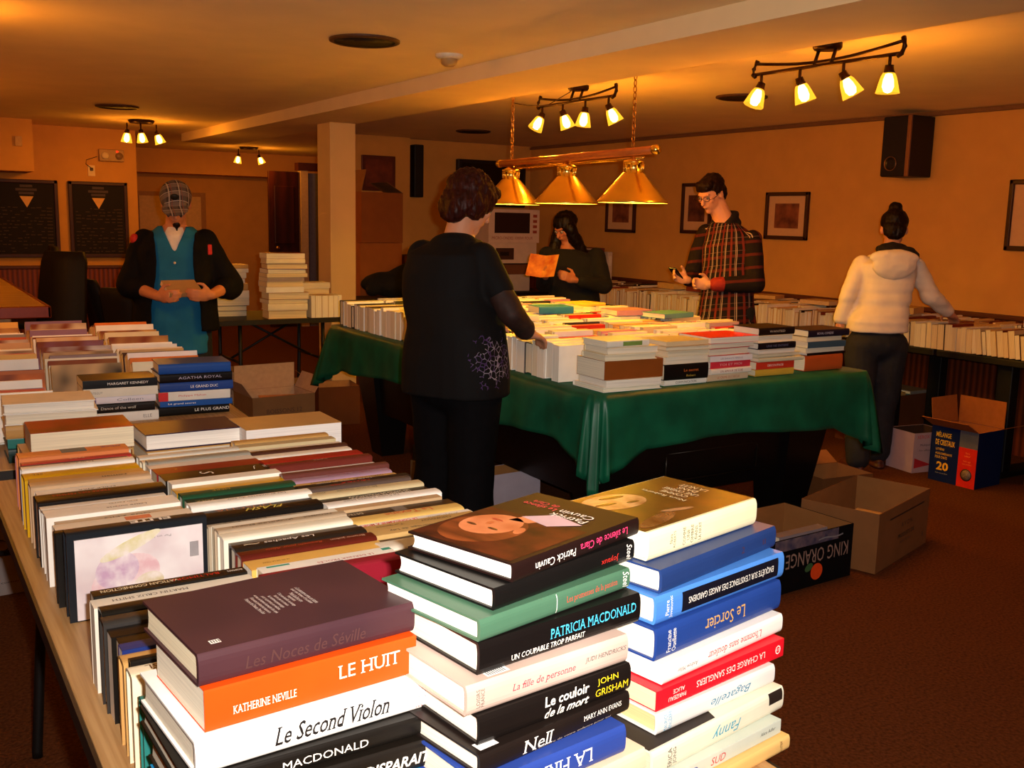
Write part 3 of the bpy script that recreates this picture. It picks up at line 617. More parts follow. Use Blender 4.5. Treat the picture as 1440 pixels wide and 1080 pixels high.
stack_book(.824, .037, .800, .928, .298, 10.2, '#e9e4cc', 'cream book with torn jacket and flipped blue script title, eighth in the right front stack', G3, W=.18, page='#dcd0b4', extra=x_fanny,
           texts=[T('Fanny', .53, .5, .021, .066, '#3aa0bc', 2, .4), T('ERICA', .115, .5, .0085, .026, '#302c28', 1), T('JONG', .15, .5, .0085, .023, '#302c28', 1), ('#box', .93, .72, .017, .034, '#2a211c', 0, 0, 0)])
stack_book(.786, .022, .805, .918, .27, 8.7, '#c9d2c4', 'pale green paperback with blue and red capitals, ninth in the right front stack', G3, W=.17, hard=False, texts=[T('NORD', .22, .5, .010, .042, '#3a4a9a', 0, .25), T('SUD', .46, .5, .011, .032, '#c83a3a', 0, .25), T('Alice Adler', .88, .6, .005, .036, '#2a2a2a', 0, .3)])
stack_book(.763, .0225, .81, .908, .275, 9, '#e8be74', 'amber hardcover at the bottom of the right front stack', G3, W=.17, texts=[T('ARLETTE', .92, .5, .005, .018, '#4a2a18', 3)])
# ---- rows on the nearest table: spine up, listed from the front to the back
def row(x0, x1, W, entries, y_start, z, where, group, jit=.004, seed=1, count0=0, parts=True, hard=None, lean=0.):
    """entries: (cover, weight, texts, anchor y of the near face or None)"""
    R = random.Random(seed); roots = []; segs = []; cur = [y_start, []]
    for e in entries:
        if e[3] is not None: segs.append((cur[0], cur[1], e[3])); cur = [e[3], []]
        cur[1].append(e)
    segs.append((cur[0], cur[1], None)); n = count0
    for ya, es, yb in segs:
        if not es: continue
        tot = sum(e[1] for e in es); k = (yb - ya) / tot if yb else 1.0; y = ya
        for e in es:
            t = e[1] * k; n += 1
            L = (x1 - x0) * R.uniform(.93, .995); ww = W * R.uniform(.93, 1.03); ww = e[4] if len(e) > 4 and e[4] else ww
            hd = (R.random() < .6) if hard is None else hard
            nm = CN.get(e[0], e[0]); nm = nm if not nm.startswith('#') else 'pale'
            xo = x0 + (x1 - x0 - L) * R.random()
            tb = min(t, e[5]) if len(e) > 5 else t
            lab = f"{nm} book, spine up, {ordw(n)} from front in {where}"
            rt = book(L, ww, tb - .0012, e[0], (xo, y, z), 0, up=True, hard=hd, texts=e[2], label=lab, group=group, parts=parts, page=R.choice(['#efe6cf', '#f2ead8', '#e6d8b8', '#f4f0e4']), lean=lean); roots.append(rt)
            y += t
    return roots
W1 = .142
def tx(s, cx=.5, h=.011, w=None, c='black', tu=2, sh=0., b=0.): return [T(s, cx, .5, h, w, c, tu, sh, b)]
def x_el(c, PM, L, W, Tk): pass
A = [('teal', .020, [], None), ('white', .030, tx('St', .15, .014), None), ('cream', .032, tx('SL', .12, .014, None, 'brown'), None), ('black', .014, [], None),
     ('tan', .030, tx('perdu', .3, .012, None, '#a04a2a'), None), ('navy', .022, tx('Nord', .5, .01, None, 'white'), None), ('black', .028, tx('ndell', .42, .013, None, 'white'), None),
     ('black', .030, tx('LES TROIS', .6, .012, .12, 'red'), None), ('charcoal', .030, tx('HISTOIRE DE FEMMES', .6, .010, .17, 'red'), None), ('black', .030, [], None),
     ('#e8e2d2', .036, tx('MARTIN CRUZ SMITH', .35, .0095, .12, '#3a302a'), 1.618), ('black', .040, [T('VATICAN CONNECTION', .30, .5, .012, .125, '#e8dcb8', 2, 0, .01), T('BALTIMORE', .66, .5, .011, .08, 'red', 2), T('ROMAN', .93, .5, .008, .025, 'white', 2)], 1.660, None, .032),
     ('#181c22', .045, [T('ELITE', .60, .5, .016, .075, 'white', 2, 0, .03)], 1.935, .168, .040), ('white', .026, tx('LA ROSE', .6, .009, .06), None), ('black', .024, tx('BB', .1, .01, None, 'pink'), None),
     ('#ece2d0', .036, [('#box', .60, .5, .026, .05, '#e08060', 0, 0, 0)], None), ('#b89058', .042, tx('GUS ZEIG', .55, .013, .09, '#3a2a18'), None), ('white', .036, tx('Lettre ouverte', .6, .01, .08), None), ('white', .038, tx('Jean Ferrat', .6, .009, .06), None), ('#e8e4da', .034, [], None),
     ('#140f0e', .050, tx('TERRE DES FEMMES', .35, .014, .12, '#b83028'), 2.285), ('white', .048, tx('EMILE AJAR', .5, .009, .08), None), ('#c8a884', .035, tx('roman', .7, .01), None), ('tan', .030, [], None),
     ('yellow', .062, tx('SEL', .12, .012, None, 'brown'), 2.515), ('white', .035, tx('La vie devant', .5, .009), None), ('#2a2a58', .030, [], None), ('#b83a3a', .03, tx('PARIS', .5, .01, None, 'cream'), None),
     ('#e08850', .070, [('#box', .5, .5, .045, .06, '#4a6a78', 0, 0, 0), T('AMOUR', .85, .5, .012, .05, '#2a48b8', 2)], 2.70, None), ('pink', .032, tx('VIVRE', .7, .012, None, 'red'), None)]
GA = 'spine-up books on the nearest table'
rootsA = row(.242, .510, W1, A, 1.275, T1Z, 'left row of nearest table', GA, seed=4)
B = [('#8a1c2c', .030, [], None), ('white', .046, [T('LE DERNIER PROCÈS', .62, .35, .010, .11, '#b03a30', 2), ('#box', .14, .78, .007, .042, '#2a9a84', 0, 0, 0), ('#box', .96, .7, .012, .018, '#2a9a84', 0, 0, 0)], 1.640),
     ('#e6b45c', .054, tx('LE SEL DE LA TERRE', .2, .006, .05, '#7a5a20'), None), ('#5a1a12', .040, [T('Bruno Jobin', .80, .5, .011, .07, '#e0b8a0', 2), T('Requiem pour Alicia', .4, .5, .012, .11, '#c84a30', 2, .3)], None), ('#221a16', .042, [T('Les Apaches', .42, .5, .016, .10, '#e8e0d8', 2, .2, .01), T('~', .14, .5, .006, .03, 'cream', 2)], None),
     ('#6a6258', .024, [], None), ('#f2ecd8', .045, [], None), ('#b8a48a', .036, [T('JACQUELINE BRISKIN', .35, .5, .0095, .125, '#2a2420', 2), T('PALOVERDE', .78, .5, .009, .06, '#3a3228', 2)], 1.893), ('#f4f0e0', .040, [], None), ('#b0a08a', .026, tx('Jacqueline Briskin', .3, .008, .09, '#3a3228'), None),
     ('#14100e', .048, [T('FLASH', .52, .5, .019, .085, '#e0d060', 2, .5, .01)], 1.988), ('#1c1410', .042, tx('DUSCHA', .40, .014, .12, '#c06a30'), None), ('white', .040, [T('Les promesses du soir', .55, .5, .010, .13, '#3a3a40', 2), ('#box', .60, .9, .004, .05, '#2a3a98', 0, 0, 0)], None), ('#16382c', .055, tx('ZOLA', .15, .011, None, '#c8b878'), None), ('dark green', .040, tx('MERE', .35, .012, None, '#c8a840'), None),
     ('#dda80e', .044, [], 2.235), ('white', .035, [], None), ('#1a120f', .075, [T('J', .85, .5, .03, .012, 'white', 2, .3), T('S', .40, .5, .03, .03, 'white', 3, .3), T('e', .96, .55, .018, .014, 'white', 2)], 2.335), ('#8a1c1e', .060, tx('Z', .2, .01, None, '#d8a040'), None), ('#e8e4e0', .05, [], None), ('#9a968a', .038, [], None), ('cream', .04, [], None), ('#d8d4c8', .04, [], None)]
row(.512, .782, W1, B, 1.60, T1Z, 'middle row of nearest table', GA, seed=6)
Cc = [('charcoal', .03, [], None), ('black', .03, tx('NOIR', .6, .01, None, 'orange'), None), ('black', .034, tx('UN JOUR', .3, .012, None, 'red'), None), ('black', .034, tx('IL TE', .12, .013, None, 'red'), None), ('#a83a4a', .032, [('#box', .2, .5, .015, .05, '#8a8a70', 0, 0, 0)], None), ('#d8c8a4', .046, tx('LA MAISON', .35, .007), 1.62), ('#e0d8c8', .045, tx('BEATRICE', .35, .006), None), ('#4a3226', .022, [], None),
      ('#c8a468', .038, [T('CHOKOSOV', .78, .5, .010, .065, '#2a2018', 2), T('le mariage de Lily', .35, .5, .011, .11, '#2a2a3a', 2)], 1.745), ('#c09a5e', .038, [T('CHOKOSOV', .65, .5, .010, .07, '#2a2018', 2), T('Turquoise', .25, .5, .011, .06, '#2a2018', 2)], None),
      ('#f2eee6', .036, [T('LE CONDAMNÉ À MORT', .30, .5, .014, .13, '#d82020', 2, .1, .02), T('JACQUES LEROUX', .75, .5, .008, .075, '#3a3a3a', 2)], None), ('#ddb868', .050, [T('La Texane', .55, .5, .020, .11, '#c84828', 2)], None), ('#32221a', .042, [T('DETROIT', .12, .5, .012, .05, '#d8c8a8', 2), ('#box', .52, .5, .035, .03, '#6a6460', 0, 0, 0)], None), ('#c0a078', .030, tx('Jolie', .8, .01, None, '#a05a30'), None), ('#f2ede6', .045, tx('Le Coeur à marée basse', .4, .010, .13, '#4a4440'), None),
      ('#1c1412', .048, [T('LES DAMES DE HOLLYWOOD', .56, .5, .018, .15, '#e0d4c0', 2, 0, .01)], 2.015), ('#d0be94', .046, [T('Je vous aimais', .42, .5, .011, .10, '#5a5648', 2), T('Peter', .10, .5, .007, .02, '#5a5648', 2)], None), ('#5a4a44', .032, tx('HIER', .3, .01, None, 'red'), None), ('#1f1c1a', .040, [T('J’ai fait comme un garçon', .42, .62, .010, .14, 'white', 2), T('KALEVALA', .50, .2, .008, .07, 'red', 2)], None), ('#d2a868', .042, [T('CHARLES DUPONT', .72, .5, .010, .08, '#3a2a1a', 2), T('André Boulard', .28, .5, .008, .06, '#3a2a1a', 2)], None), ('#a888a0', .046, tx('Ludlow, Vermont', .6, .012, .11, '#a02a4a'), None), ('#6a3a34', .034, [], None),
      ('white', .055, [], 2.285), ('#6a2a22', .038, tx('KATE', .5, .011, None, '#c09080'), None), ('#a8241c', .062, [], None), ('#c8a488', .035, [], None), ('white', .050, [], None), ('#4a2a20', .030, [], None), ('#e0d8cc', .04, [], None), ('#c8b890', .04, [], None), ('tan', .04, [], None)]
row(.766, 1.045, W1, Cc, 1.43, T1Z, 'right row of nearest table', GA, seed=9)
# the illustrated back cover of the tall dark book faces the gap in the left row
b = MB(); b.box((.262, 1.9322, T1Z + .003), (.495, 1.9345, T1Z + .158), mat('#e4e0e0', .3, scale=12, h2='#cfc0c4', var=.1))
def elp(a, c_, d=0): return Vector((.38 + a, 1.9318 - d, T1Z + .09 + c_))
for kk, (cx, cz, rx, rz, hx) in enumerate(((-.03, -.02, .065, .045, '#d0a8b0'), (-.045, .0, .04, .035, '#b898b4'), (.01, -.035, .03, .022, '#c0b080'), (-.02, .045, .06, .012, '#c8c088'))):
    b.add([elp(cx + x, cz + y, .0004 * (kk + 1)) for x, y in oval(0, 0, rx, rz, .4)], [tuple(range(26))], mat(hx, .4, scale=40, h2='#e4dcdc'))
text_on(b, 'Par un jour d’été', mat('#8a8488', .5), lambda p, q: elp(p + .02, q + .055), .006, .07, 2)
for q in range(12): b.box((.470 + q * .0014, 1.9316, T1Z + .095), (.4707 + q * .0014, 1.9319, T1Z + .125), mat('#2a2628', .5))
o = b.build('printed_cover', rootsA[12]); o.location = -rootsA[12].location; o['label'] = 'pale flower-printed back cover with barcode'
rootsA[12]['label'] = 'tall dark book with pale flowery cover, thirteenth from front in left row, nearest table'
# flat books that close the rows at the back of the nearest table
GF = 'books lying flat at the back of the nearest table'
def flat(L, W, t, c, x, y, z, a, label, group=GF, **k): book(L, W, t - .0005, c, (x, y, z), math.radians(a), label=label, group=group, **k)
flat(.27, .19, .055, 'cream', .285, 2.885, .74, 0, 'cream book under two others, back left of the nearest table', back=True)
flat(.27, .19, .052, 'tan', .283, 2.88, .795, 0, 'tan book in the middle of the pile, back left of nearest table', back=True)
flat(.262, .175, .060, '#a83a1c', .300, 2.905, .847, -1.5, 'thick orange-red paperback, fore-edge towards the camera, topping the back left pile', back=True, hard=False, page='#f0e4c4', cover2='#6a3010')
flat(.27, .18, .06, '#cfc0a0', .580, 2.815, .74, 0, 'pale cream book under the purple-covered one, middle back of the nearest table', back=True)
flat(.265, .18, .045, 'tan', .578, 2.82, .80, 1, 'tan book second from the top, middle back of the nearest table', back=True)
flat(.268, .175, .046, '#2c1c3a', .578, 2.83, .845, 0, 'dark purple hardcover with white fore-edge, topping the middle back pile', back=True, page='#f8f4ec')
flat(.28, .18, .045, '#d2b878', .838, 2.76, .74, 0, 'tan book at the bottom of the right back pile of the nearest table', back=True)
flat(.28, .175, .04, '#dccb98', .852, 2.755, .785, 0, 'straw-coloured hardcover in the right back pile of the nearest table', back=True)
flat(.285, .185, .068, '#c8a46c', .838, 2.765, .825, -1, 'very thick white-paged paperback with curling cover, topping the right back pile', back=True, hard=False, page='#f4f0ec')

# ---- the second table
R = random.Random(21)
pal = ['white', 'cream', 'cream', 'tan', 'white', '#d8c090', 'orange', 'brown', '#6a4a5a', '#c8b8a8', 'black', 'red', '#8a6a88', '#e8d8b0', 'amber', '#5a2a1a', '#d0a070', 'grey', '#b8542a', 'cream']
ang = math.radians(-3.2)
def t2(x, y):
    dx, dy = x - .68, y - 4.5; return (.68 + dx * math.cos(ang) - dy * math.sin(ang), 4.5 + dx * math.sin(ang) + dy * math.cos(ang))
def row2(x0, x1, ya, yb, where, group, tmin=.05, tmax=.085, W=.165, z=T1Z, fixed=(), parts=False):
    s_ = ya * .9492; n = 0; th = .32; y = ya
    while y < yb - .07:
        t = R.uniform(tmin, tmax); y = (s_ + t * math.sin(th) ** 2) / math.cos(th); s_ += t + .001; c = fixed[n] if n < len(fixed) else R.choice(pal); n += 1
        L = (x1 - x0) * R.uniform(.88, .99); px, py = t2(x0 + R.uniform(0, (x1 - x0) - L), y)
        nm = CN.get(c, c); nm = 'coloured' if nm.startswith('#') else nm
        book(L, W * R.uniform(.85, 1.08), t - .0015, c, (px, py, z + .001 + t * math.sin(th)), ang, up=True, lean=-.32, hard=R.random() < .4, parts=parts, group=group, label=f"{nm} book, spine up, {ordw(n)} from front in {where}", page=R.choice(['#efe6cf', '#e6d8b8', '#e8d4a8']), cover2=R.choice([None, None, '#7a3a20', '#c8a070']))

G = 'spine-up books on the second table'
row2(.215, .50, 3.50, 5.58, 'left row of second table', G, fixed=('white', '#b84a1c', '#6a5a7a', 'white', 'orange', 'white', '#a86038', 'cream', '#5a3848', 'white', '#7a7aa0', 'amber', 'amber', 'red', 'charcoal', 'cream'))
row2(.52, .80, 4.02, 5.56, 'middle row of second table', G, fixed=('black', 'cream', '#8a5a2a', 'cream', '#8a7a80', '#3a1a12', 'cream', 'white', 'amber'))
row2(.82, 1.10, 4.08, 5.60, 'right row of second table', G, fixed=('cream', 'orange', 'white', 'white', '#4a2a14', 'amber', 'cream', '#2a5a68', 'white'))
def pile(x, y, z, a, specs, L, W, where, group, **k):
    for i, (c, t, tx_, bk) in enumerate(specs):
        nm = CN.get(c, c); nm = 'coloured' if nm.startswith('#') else nm
        l = L * R.uniform(.95, 1.03)
        book(l, W * R.uniform(.94, 1.02), t - .0006, c, (x + R.uniform(-.006, .006), y + R.uniform(-.006, .006), z), math.radians(a + R.uniform(-2.5, 2.5)), texts=tx_, back=bk, label=f"{nm} book lying flat, {ordw(i + 1)} from bottom of {where}", group=group, hard=k.get('hard', R.random() < .6), page=R.choice(['#efe6cf', '#f2ecde', '#e6d8b8']))
        z += t
    return z
pile(.275, 3.30, T1Z, -3, [('#1c3a3a', .045, [], False), ('teal', .030, [], False), ('tan', .040, tx('E XL', .5, .014, .05, '#a04040', 0), False), ('white', .035, [], True), ('#f0ece0', .03, [], True)], .26, .18, 'small pile at left front of second table', 'pile at the left front of the second table')
pile(.565, 3.80, T1Z, -3, [('#e4e0d8', .036, tx('ELLE', .85, .012, .03, 'grey', 0), False), ('#1c1614', .034, tx('Dance of the wolf', .5, .010, .12, '#c8c0b0', 0), False), ('#dcd8e0', .026, [T('Colleen', .65, .5, .009, .09, '#8a8898'), ('#box', .14, .5, .02, .03, '#5a4a80', 0, 0, 0)], False), ('#e0dccc', .032, tx('LARTEGUY', .15, .008, .05, 'grey', 0), False), ('#14181c', .030, tx('MARGARET KENNEDY', .6, .009, .14, 'white', 0), False)], .262, .17, 'black-and-white pile on second table', 'pile of black and white books on the second table')
pile(.835, 3.83, T1Z, -3, [('#120f0e', .036, tx('LE PLUS GRAND', .75, .011, .13, 'white', 0), False), ('#1c52a0', .022, tx('Le grand secret', .3, .008, .1, 'white', 0), False), ('#e2ddd2', .034, [('#box', .04, .5, .034, .035, '#d02020', 0, 0, 0), T('Philippe Mahan', .45, .5, .009, .10, '#c84a40')], False), ('#24448c', .034, tx('LE GRAND DUC', .6, .010, .10, 'white', 0), False), ('#141012', .034, tx('AGATHA ROYAL', .55, .010, .16, '#b0a8c0', 0), False), ('#1c4a98', .038, [], False)], .262, .17, 'blue-and-black pile on second table', 'pile of blue and black books on the second table')
# ------------------------------------------------------------------ pool table under its green cloth
PX0, PX1, PY0, PY1, PZ = 2.39, 4.03, 3.20, 6.05, .80
t = empty('pool_table', ((PX0 + PX1) / 2, (PY0 + PY1) / 2, 0), 0, 'black pool table hidden under a green cloth and books', 'pool table')
mk = mat('#0c0908', .35, var=.2); cxp, cyp = (PX0 + PX1) / 2, (PY0 + PY1) / 2
def PL(x, y, z): return (x - cxp, y - cyp, z)
a = MB(); a.bbox(PL(PX0 + .03, PY0 + .03, .70), PL(PX1 - .03, PY1 - .03, .792), mk, .01); a.build('rail_frame', t)
a = MB()
x0, x1, y0, y1 = PX0 + .14, PX1 - .14, PY0 + .14, PY1 - .14
for (z, d) in ((.70, 0),): pass
vs = [PL(x0, y0, .70), PL(x1, y0, .70), PL(x1, y1, .70), PL(x0, y1, .70), PL(x0 + .05, y0 + .05, .28), PL(x1 - .05, y0 + .05, .28), PL(x1 - .05, y1 - .05, .28), PL(x0 + .05, y1 - .05, .28)]
a.add(vs, [(0, 1, 2, 3), (4, 7, 6, 5), (0, 4, 5, 1), (1, 5, 6, 2), (2, 6, 7, 3), (3, 7, 4, 0)], mk); a.build('cabinet', t)
a = MB(); m_edge = mat('#2c241c', .3, .5)
pts = [PL(x, PY0 + .170, z) for x, z in [(2.93, .475)] + [(3.46, .475), (3.475, .46), (3.475, .36), (3.46, .345), (2.93, .345), (2.915, .36), (2.915, .46)]]
a.tube(pts, .004, m_edge, 6, closed=True); a.build('ball_return', t)
for sx, sy in ((0, 0), (1, 0), (0, 1), (1, 1)):
    g = MB(); fx, fy = (x0 + .03 if not sx else x1 - .03), (y0 + .03 if not sy else y1 - .03); ux = -1 if sx else 1; uy = -1 if sy else 1
    ox, oy = fx - ux * .07, fy - uy * .07
    top = [(ox, oy), (ox + ux * .30, oy), (ox + ux * .30, oy + uy * .30), (ox, oy + uy * .30)]
    bx, by = ox + ux * .10, oy + uy * .10; bot = [(bx, by), (bx + ux * .15, by), (bx + ux * .15, by + uy * .15), (bx, by + uy * .15)]
    g.add([PL(*p, .70) for p in top] + [PL(*p, .0) for p in bot], [(0, 1, 2, 3), (4, 7, 6, 5), (0, 4, 5, 1), (1, 5, 6, 2), (2, 6, 7, 3), (3, 7, 4, 0)], mk); g.build('leg', t)
# cloth: a sheet that hangs over the edge, its corners falling in cones of folds
m_cloth = mat('#0f5c40', .42, var=.18, scale=8, spec=.35, h2='#0b4832')
v = []; f = []; rad = .05; per = []
def perim(n_side_x=46, n_side_y=76, nc=14):
    P = []
    hx, hy = (PX1 - PX0) / 2 - rad, (PY1 - PY0) / 2 - rad
    for (cx_, cy_, a0) in ((-hx, -hy, 180), (hx, -hy, 270), (hx, hy, 0), (-hx, hy, 90)):
        for k in range(nc + 1):
            g = math.radians(a0 + 90 * k / nc); P.append((cx_ + rad * math.cos(g), cy_ + rad * math.sin(g), math.cos(g), math.sin(g), abs(k / nc - .5) * 2))
        nxt = {180: ((-hx, -hy - rad), (hx, -hy - rad), n_side_x), 270: ((hx + rad, -hy), (hx + rad, hy), n_side_y), 0: ((hx, hy + rad), (-hx, hy + rad), n_side_x), 90: ((-hx - rad, hy), (-hx - rad, -hy), n_side_y)}[a0]
        (ax, ay), (bx, by), n = nxt; nx, ny = {180: (0, -1), 270: (1, 0), 0: (0, 1), 90: (-1, 0)}[a0]
        for k in range(1, n):
            u = k / n; P.append((ax + (bx - ax) * u, ay + (by - ay) * u, nx, ny, 1 + min(u, 1 - u) * (math.hypot(bx - ax, by - ay))))
    return P
P = perim(); NV = 12; ring = []
for i, (x, y, nx, ny, cd) in enumerate(P):
    corner = max(0, 1 - (cd if cd <= 1 else 1 + (cd - 1) * 3.2) * .62)
    s = i * .46
    drop = .235 + .02 * math.sin(s * .31) + .015 * noise.noise((x * 2, y * 2, 0)) + .17 * corner ** .8
    col_ = []
    for k in range(NV + 1):
        u = k / NV; z = PZ + .004 - drop * u
        wv = (.012 + .05 * corner) * u * (noise.noise((x * 7, y * 7, .3)) * 1.4 + math.sin(x * 22 + y * 19) * .5 + (.9 * math.sin(cd * 9) if cd <= 1 else 0)) + (.025 * corner + .012) * u ** .7
        fall = .006 + .03 * math.sin(min(u * 4, 1) * PI / 2) * .3
        col_.append((x + nx * (wv + fall), y + ny * (wv + fall), z))
    ring.append(col_)
base = len(v)
for c_ in ring: v += c_
n = len(ring)
for i in range(n):
    j = (i + 1) % n
    for k in range(NV): f.append((i * (NV + 1) + k, j * (NV + 1) + k, j * (NV + 1) + k + 1, i * (NV + 1) + k + 1))
f.append(tuple(i * (NV + 1) for i in range(n)))
a = MB(); a.add(v, f, m_cloth, Matrix.Translation((cxp, cyp, 0)), True); cl = a.build('tablecloth')
sm = cl.modifiers.new('thickness', 'SOLIDIFY'); sm.thickness = .0025; sm.offset = 1
tag(cl, 'dark green cloth draped over the pool table with hanging corners', 'tablecloth')
BZ = PZ + .0085
# left edge row and the rows behind it
R = random.Random(33)
palp = ['white', 'cream', 'white', '#e8dcc8', 'tan', 'cream', 'white', '#d8c8b8', 'charcoal', 'red', 'black', '#c8b090', 'white', 'cream', '#b8a8a0']
def rowp(x0, x1, ya, yb, where, group, tmin=.025, tmax=.05, W=.155, z=BZ, parts=False, pal_=palp, cap=99):
    y = ya; n = 0
    while y < yb - .012 and n < cap:
        t = min(R.uniform(tmin, tmax), yb - y); c = R.choice(pal_) if n else 'white'; n += 1
        L = (x1 - x0) * R.uniform(.86, .99); nm = CN.get(c, c); nm = 'pale' if nm.startswith('#') else nm
        book(L, W * R.uniform(.86, 1.05), t - .0015, c, (x0 + R.uniform(0, .01), y, z), 0, up=True, hard=R.random() < .4, parts=parts, group=group, page=R.choice(['#efe6cf', '#e6dcc4', '#f2ecde']), label=f"{nm} book, spine up, {ordw(n)} from front in {where}")
        y += t
    return y
GP = 'spine-up books on the pool table'
rowp(2.425, 2.68, 3.53, 6.00, 'left edge row of pool table', GP, .036, .066)
# piles along its front edge
GQ = 'piles along the front edge of the pool table'
def pileq(x, y, specs, where, L=.25, W=.17, a=0):
    z = BZ
    for i, s in enumerate(specs):
        c, t, tx_, bk = s[:4]; nm = CN.get(c, c); nm = 'coloured' if nm.startswith('#') else nm
        l = s[4] if len(s) > 4 else L; w_ = s[5] if len(s) > 5 else W
        book(l, w_, t - .0006, c, (x + R.uniform(-.008, .008), y + R.uniform(-.006, .006), z), math.radians(a + R.uniform(-3, 3)), texts=tx_, back=bk, hard=R.random() < .6, label=f"{nm} book lying flat, {ordw(i + 1)} from bottom of {where}", group=GQ, page=R.choice(['#efe6cf', '#f2ecde', '#e6dcc0']))
        z += t
    return z
wt = lambda s, c='white', w=.14, h=.010: tx(s, .5, h, w, c, 0)
pileq(2.455, 3.235, [('white', .020, [], True, .30, .22), ('cream', .030, [], True, .28, .2), ('#8a4a1c', .078, [], False, .30, .20), ('cream', .026, [], True), ('#e6d4ac', .030, [], True), ('#e8e4d4', .026, [('#box', .6, .5, .018, .10, '#7a9a4a', 0, 0, 0)], False, .22)], 'corner pile, pool table front edge', .26)
pileq(2.79, 3.255, [('white', .024, wt('COMMUNICATION', '#3a3a30', .12), False), ('#17120f', .068, [T('Le secret', .6, .6, .012, .08, '#c86a2c'), T('Robert', .6, .25, .010, .05, '#b89a40')], False), ('cream', .032, [], True), ('cream', .026, [], True), ('#c8b088', .020, [], True), ('#d8c8a0', .02, [], False)], 'second pile, pool table front edge', .24)
pileq(3.05, 3.265, [('#d8c0a0', .030, wt('LE CRIME DU SIECLE', '#b8603c'), False), ('#f0e8dc', .026, wt('UN AMOUR DE SOIE', '#9a4a3a'), False), ('#d83848', .030, wt('TOI ET MOI', '#f4c8c8'), False), ('#e8e4e8', .026, wt('LES ENFANTS PERDUS', '#8a8090', .13, .007), False), ('#c03a34', .034, [], True), ('#b02a28', .022, [], True, .27), ('#d82a1c', .028, [('#box', .5, .5, .002, .05, '#5a1010', 0, 0, 0)], True, .29, .21)], 'red-topped pile, pool table front edge', .25)
pileq(3.36, 3.29, [('#d0a83c', .032, [], False), ('#d03a24', .034, wt('DECOUPAGE', 'white', .10), False), ('#cfccb0', .018, [], False, .28), ('#bcb8a0', .018, [], True, .29), ('#cfc8bc', .022, [], True), ('#17131a', .030, wt('UNE VIE ENTIERE', '#6a6a8a'), False), ('cream', .034, [], True), ('#1d1512', .034, wt('WANTED', '#c8c0b0', .10), False, .23)], 'tan-topped pile, pool table front edge', .24)
zz = pileq(3.70, 3.31, [('#b85424', .075, [], False, .26, .20), ('#141012', .012, [], False, .28), ('#e8e0d4', .024, [], True, .28), ('#3a5468', .030, [], False, .26), ('#b8b0a8', .022, [], True, .25), ('#221c2c', .034, [T('ROYAL COMEDIE', .4, .5, .011, .11, '#c8c8e0')], False, .28)], 'right corner pile, pool table front edge', .27)
# single eye-catching books lying on the lit rows
GL = 'books lying on top of the lit rows'
def lit(L, W, t, c, x, y, z, a, label, **k): book(L, W, t, c, (x, y, z), math.radians(a), label=label, group=GL, **k)
lit(.26, .17, .040, 'red', 2.95, 5.72, BZ + .157, 4, 'bright red book lying on the far rows of the pool table')
lit(.34, .12, .012, '#e8d49c', 3.28, 5.05, BZ + .157, -6, 'cream folder lying at the middle of the lit pool table')
lit(.22, .16, .042, '#2a6a9a', 3.14, 4.78, BZ + .157, -8, 'blue hardcover lying in the middle of the lit pool table')
lit(.26, .17, .040, '#e0b0a8', 2.70, 4.78, BZ + .163, 6, 'pinkish white paperback lying just right of the hand of the woman in black', hard=False)
lit(.24, .17, .030, '#b07a90', 3.52, 4.55, BZ + .157, -4, 'mauve paperback lying right of the middle of the pool table', hard=False)
lit(.26, .19, .018, '#e8c850', 3.62, 5.10, BZ + .157, 8, 'yellow booklet lying near the man in plaid')
lit(.25, .17, .028, '#5a8a9a', 3.66, 4.30, BZ + .157, 10, 'blue-grey booklet lying beside the front piles at right')
lit(.24, .17, .032, 'cream', 2.66, 4.40, BZ + .163, 3, 'cream paperback under the hand of the woman in black')
# ------------------------------------------------------------------ the many remaining books (one object)
rest = MB(); RR = random.Random(77)
def rb(x0, y0, z0, x1, y1, z1, c, pg, M=None, ends=True):
    """small spine-up book: boards, spine and page block"""
    t = .002; m = mat(hexof(c), .45, var=.07, scale=14, spec=.45); p = mat_page(pg, 1)
    rest.box((x0, y0, z0), (x1, y0 + t, z1), m, M); rest.box((x0, y1 - t, z0), (x1, y1, z1), m, M); rest.box((x0, y0 + t, z1 - t), (x1, y1 - t, z1), m, M)
    rest.box((x0 + .003, y0 + t, z0 + .003), (x1 - .003, y1 - t, z1 - t), p, M)
def rest_row(x0, x1, ya, yb, z, W, pal_, tmin=.02, tmax=.045, lean=0.):
    y = ya
    while y < yb - .012:
        t = min(RR.uniform(tmin, tmax), yb - y); c = RR.choice(pal_) if y > ya else 'cream'; L = (x1 - x0) * RR.uniform(.84, .99); w_ = W * RR.uniform(.84, 1.06); xo = x0 + RR.uniform(0, .012)
        M = Matrix.Translation((0, y, z)) @ Matrix.Rotation(lean, 4, 'X')
        rb(xo, 0, 0, xo + L, t - .0015, w_, c, RR.choice(['#efe6cf', '#e6d8b8', '#e8d4a8']), M); y += t / math.cos(lean)
rest_row(2.69, 2.94, 3.58, 6.0, BZ, .155, palp)
for k in range(4): rest_row(2.955 + k * .262, 3.205 + k * .262, 3.58, 6.0, BZ, .155, palp + ['amber', 'pink'])
pw = ['cream', 'tan', 'cream', '#d8c090', '#c8a060', 'amber', 'brown', 'cream', '#7a2a1a', '#d0b080', 'black', 'cream']
for k in (1, 2): rest_row(5.60 + k * .252, 5.842 + k * .252, 2.3, 8.5, T1Z, .155, pw)
rest_row(5.60, 5.842, 4.42, 8.0, T1Z, .155, pw)
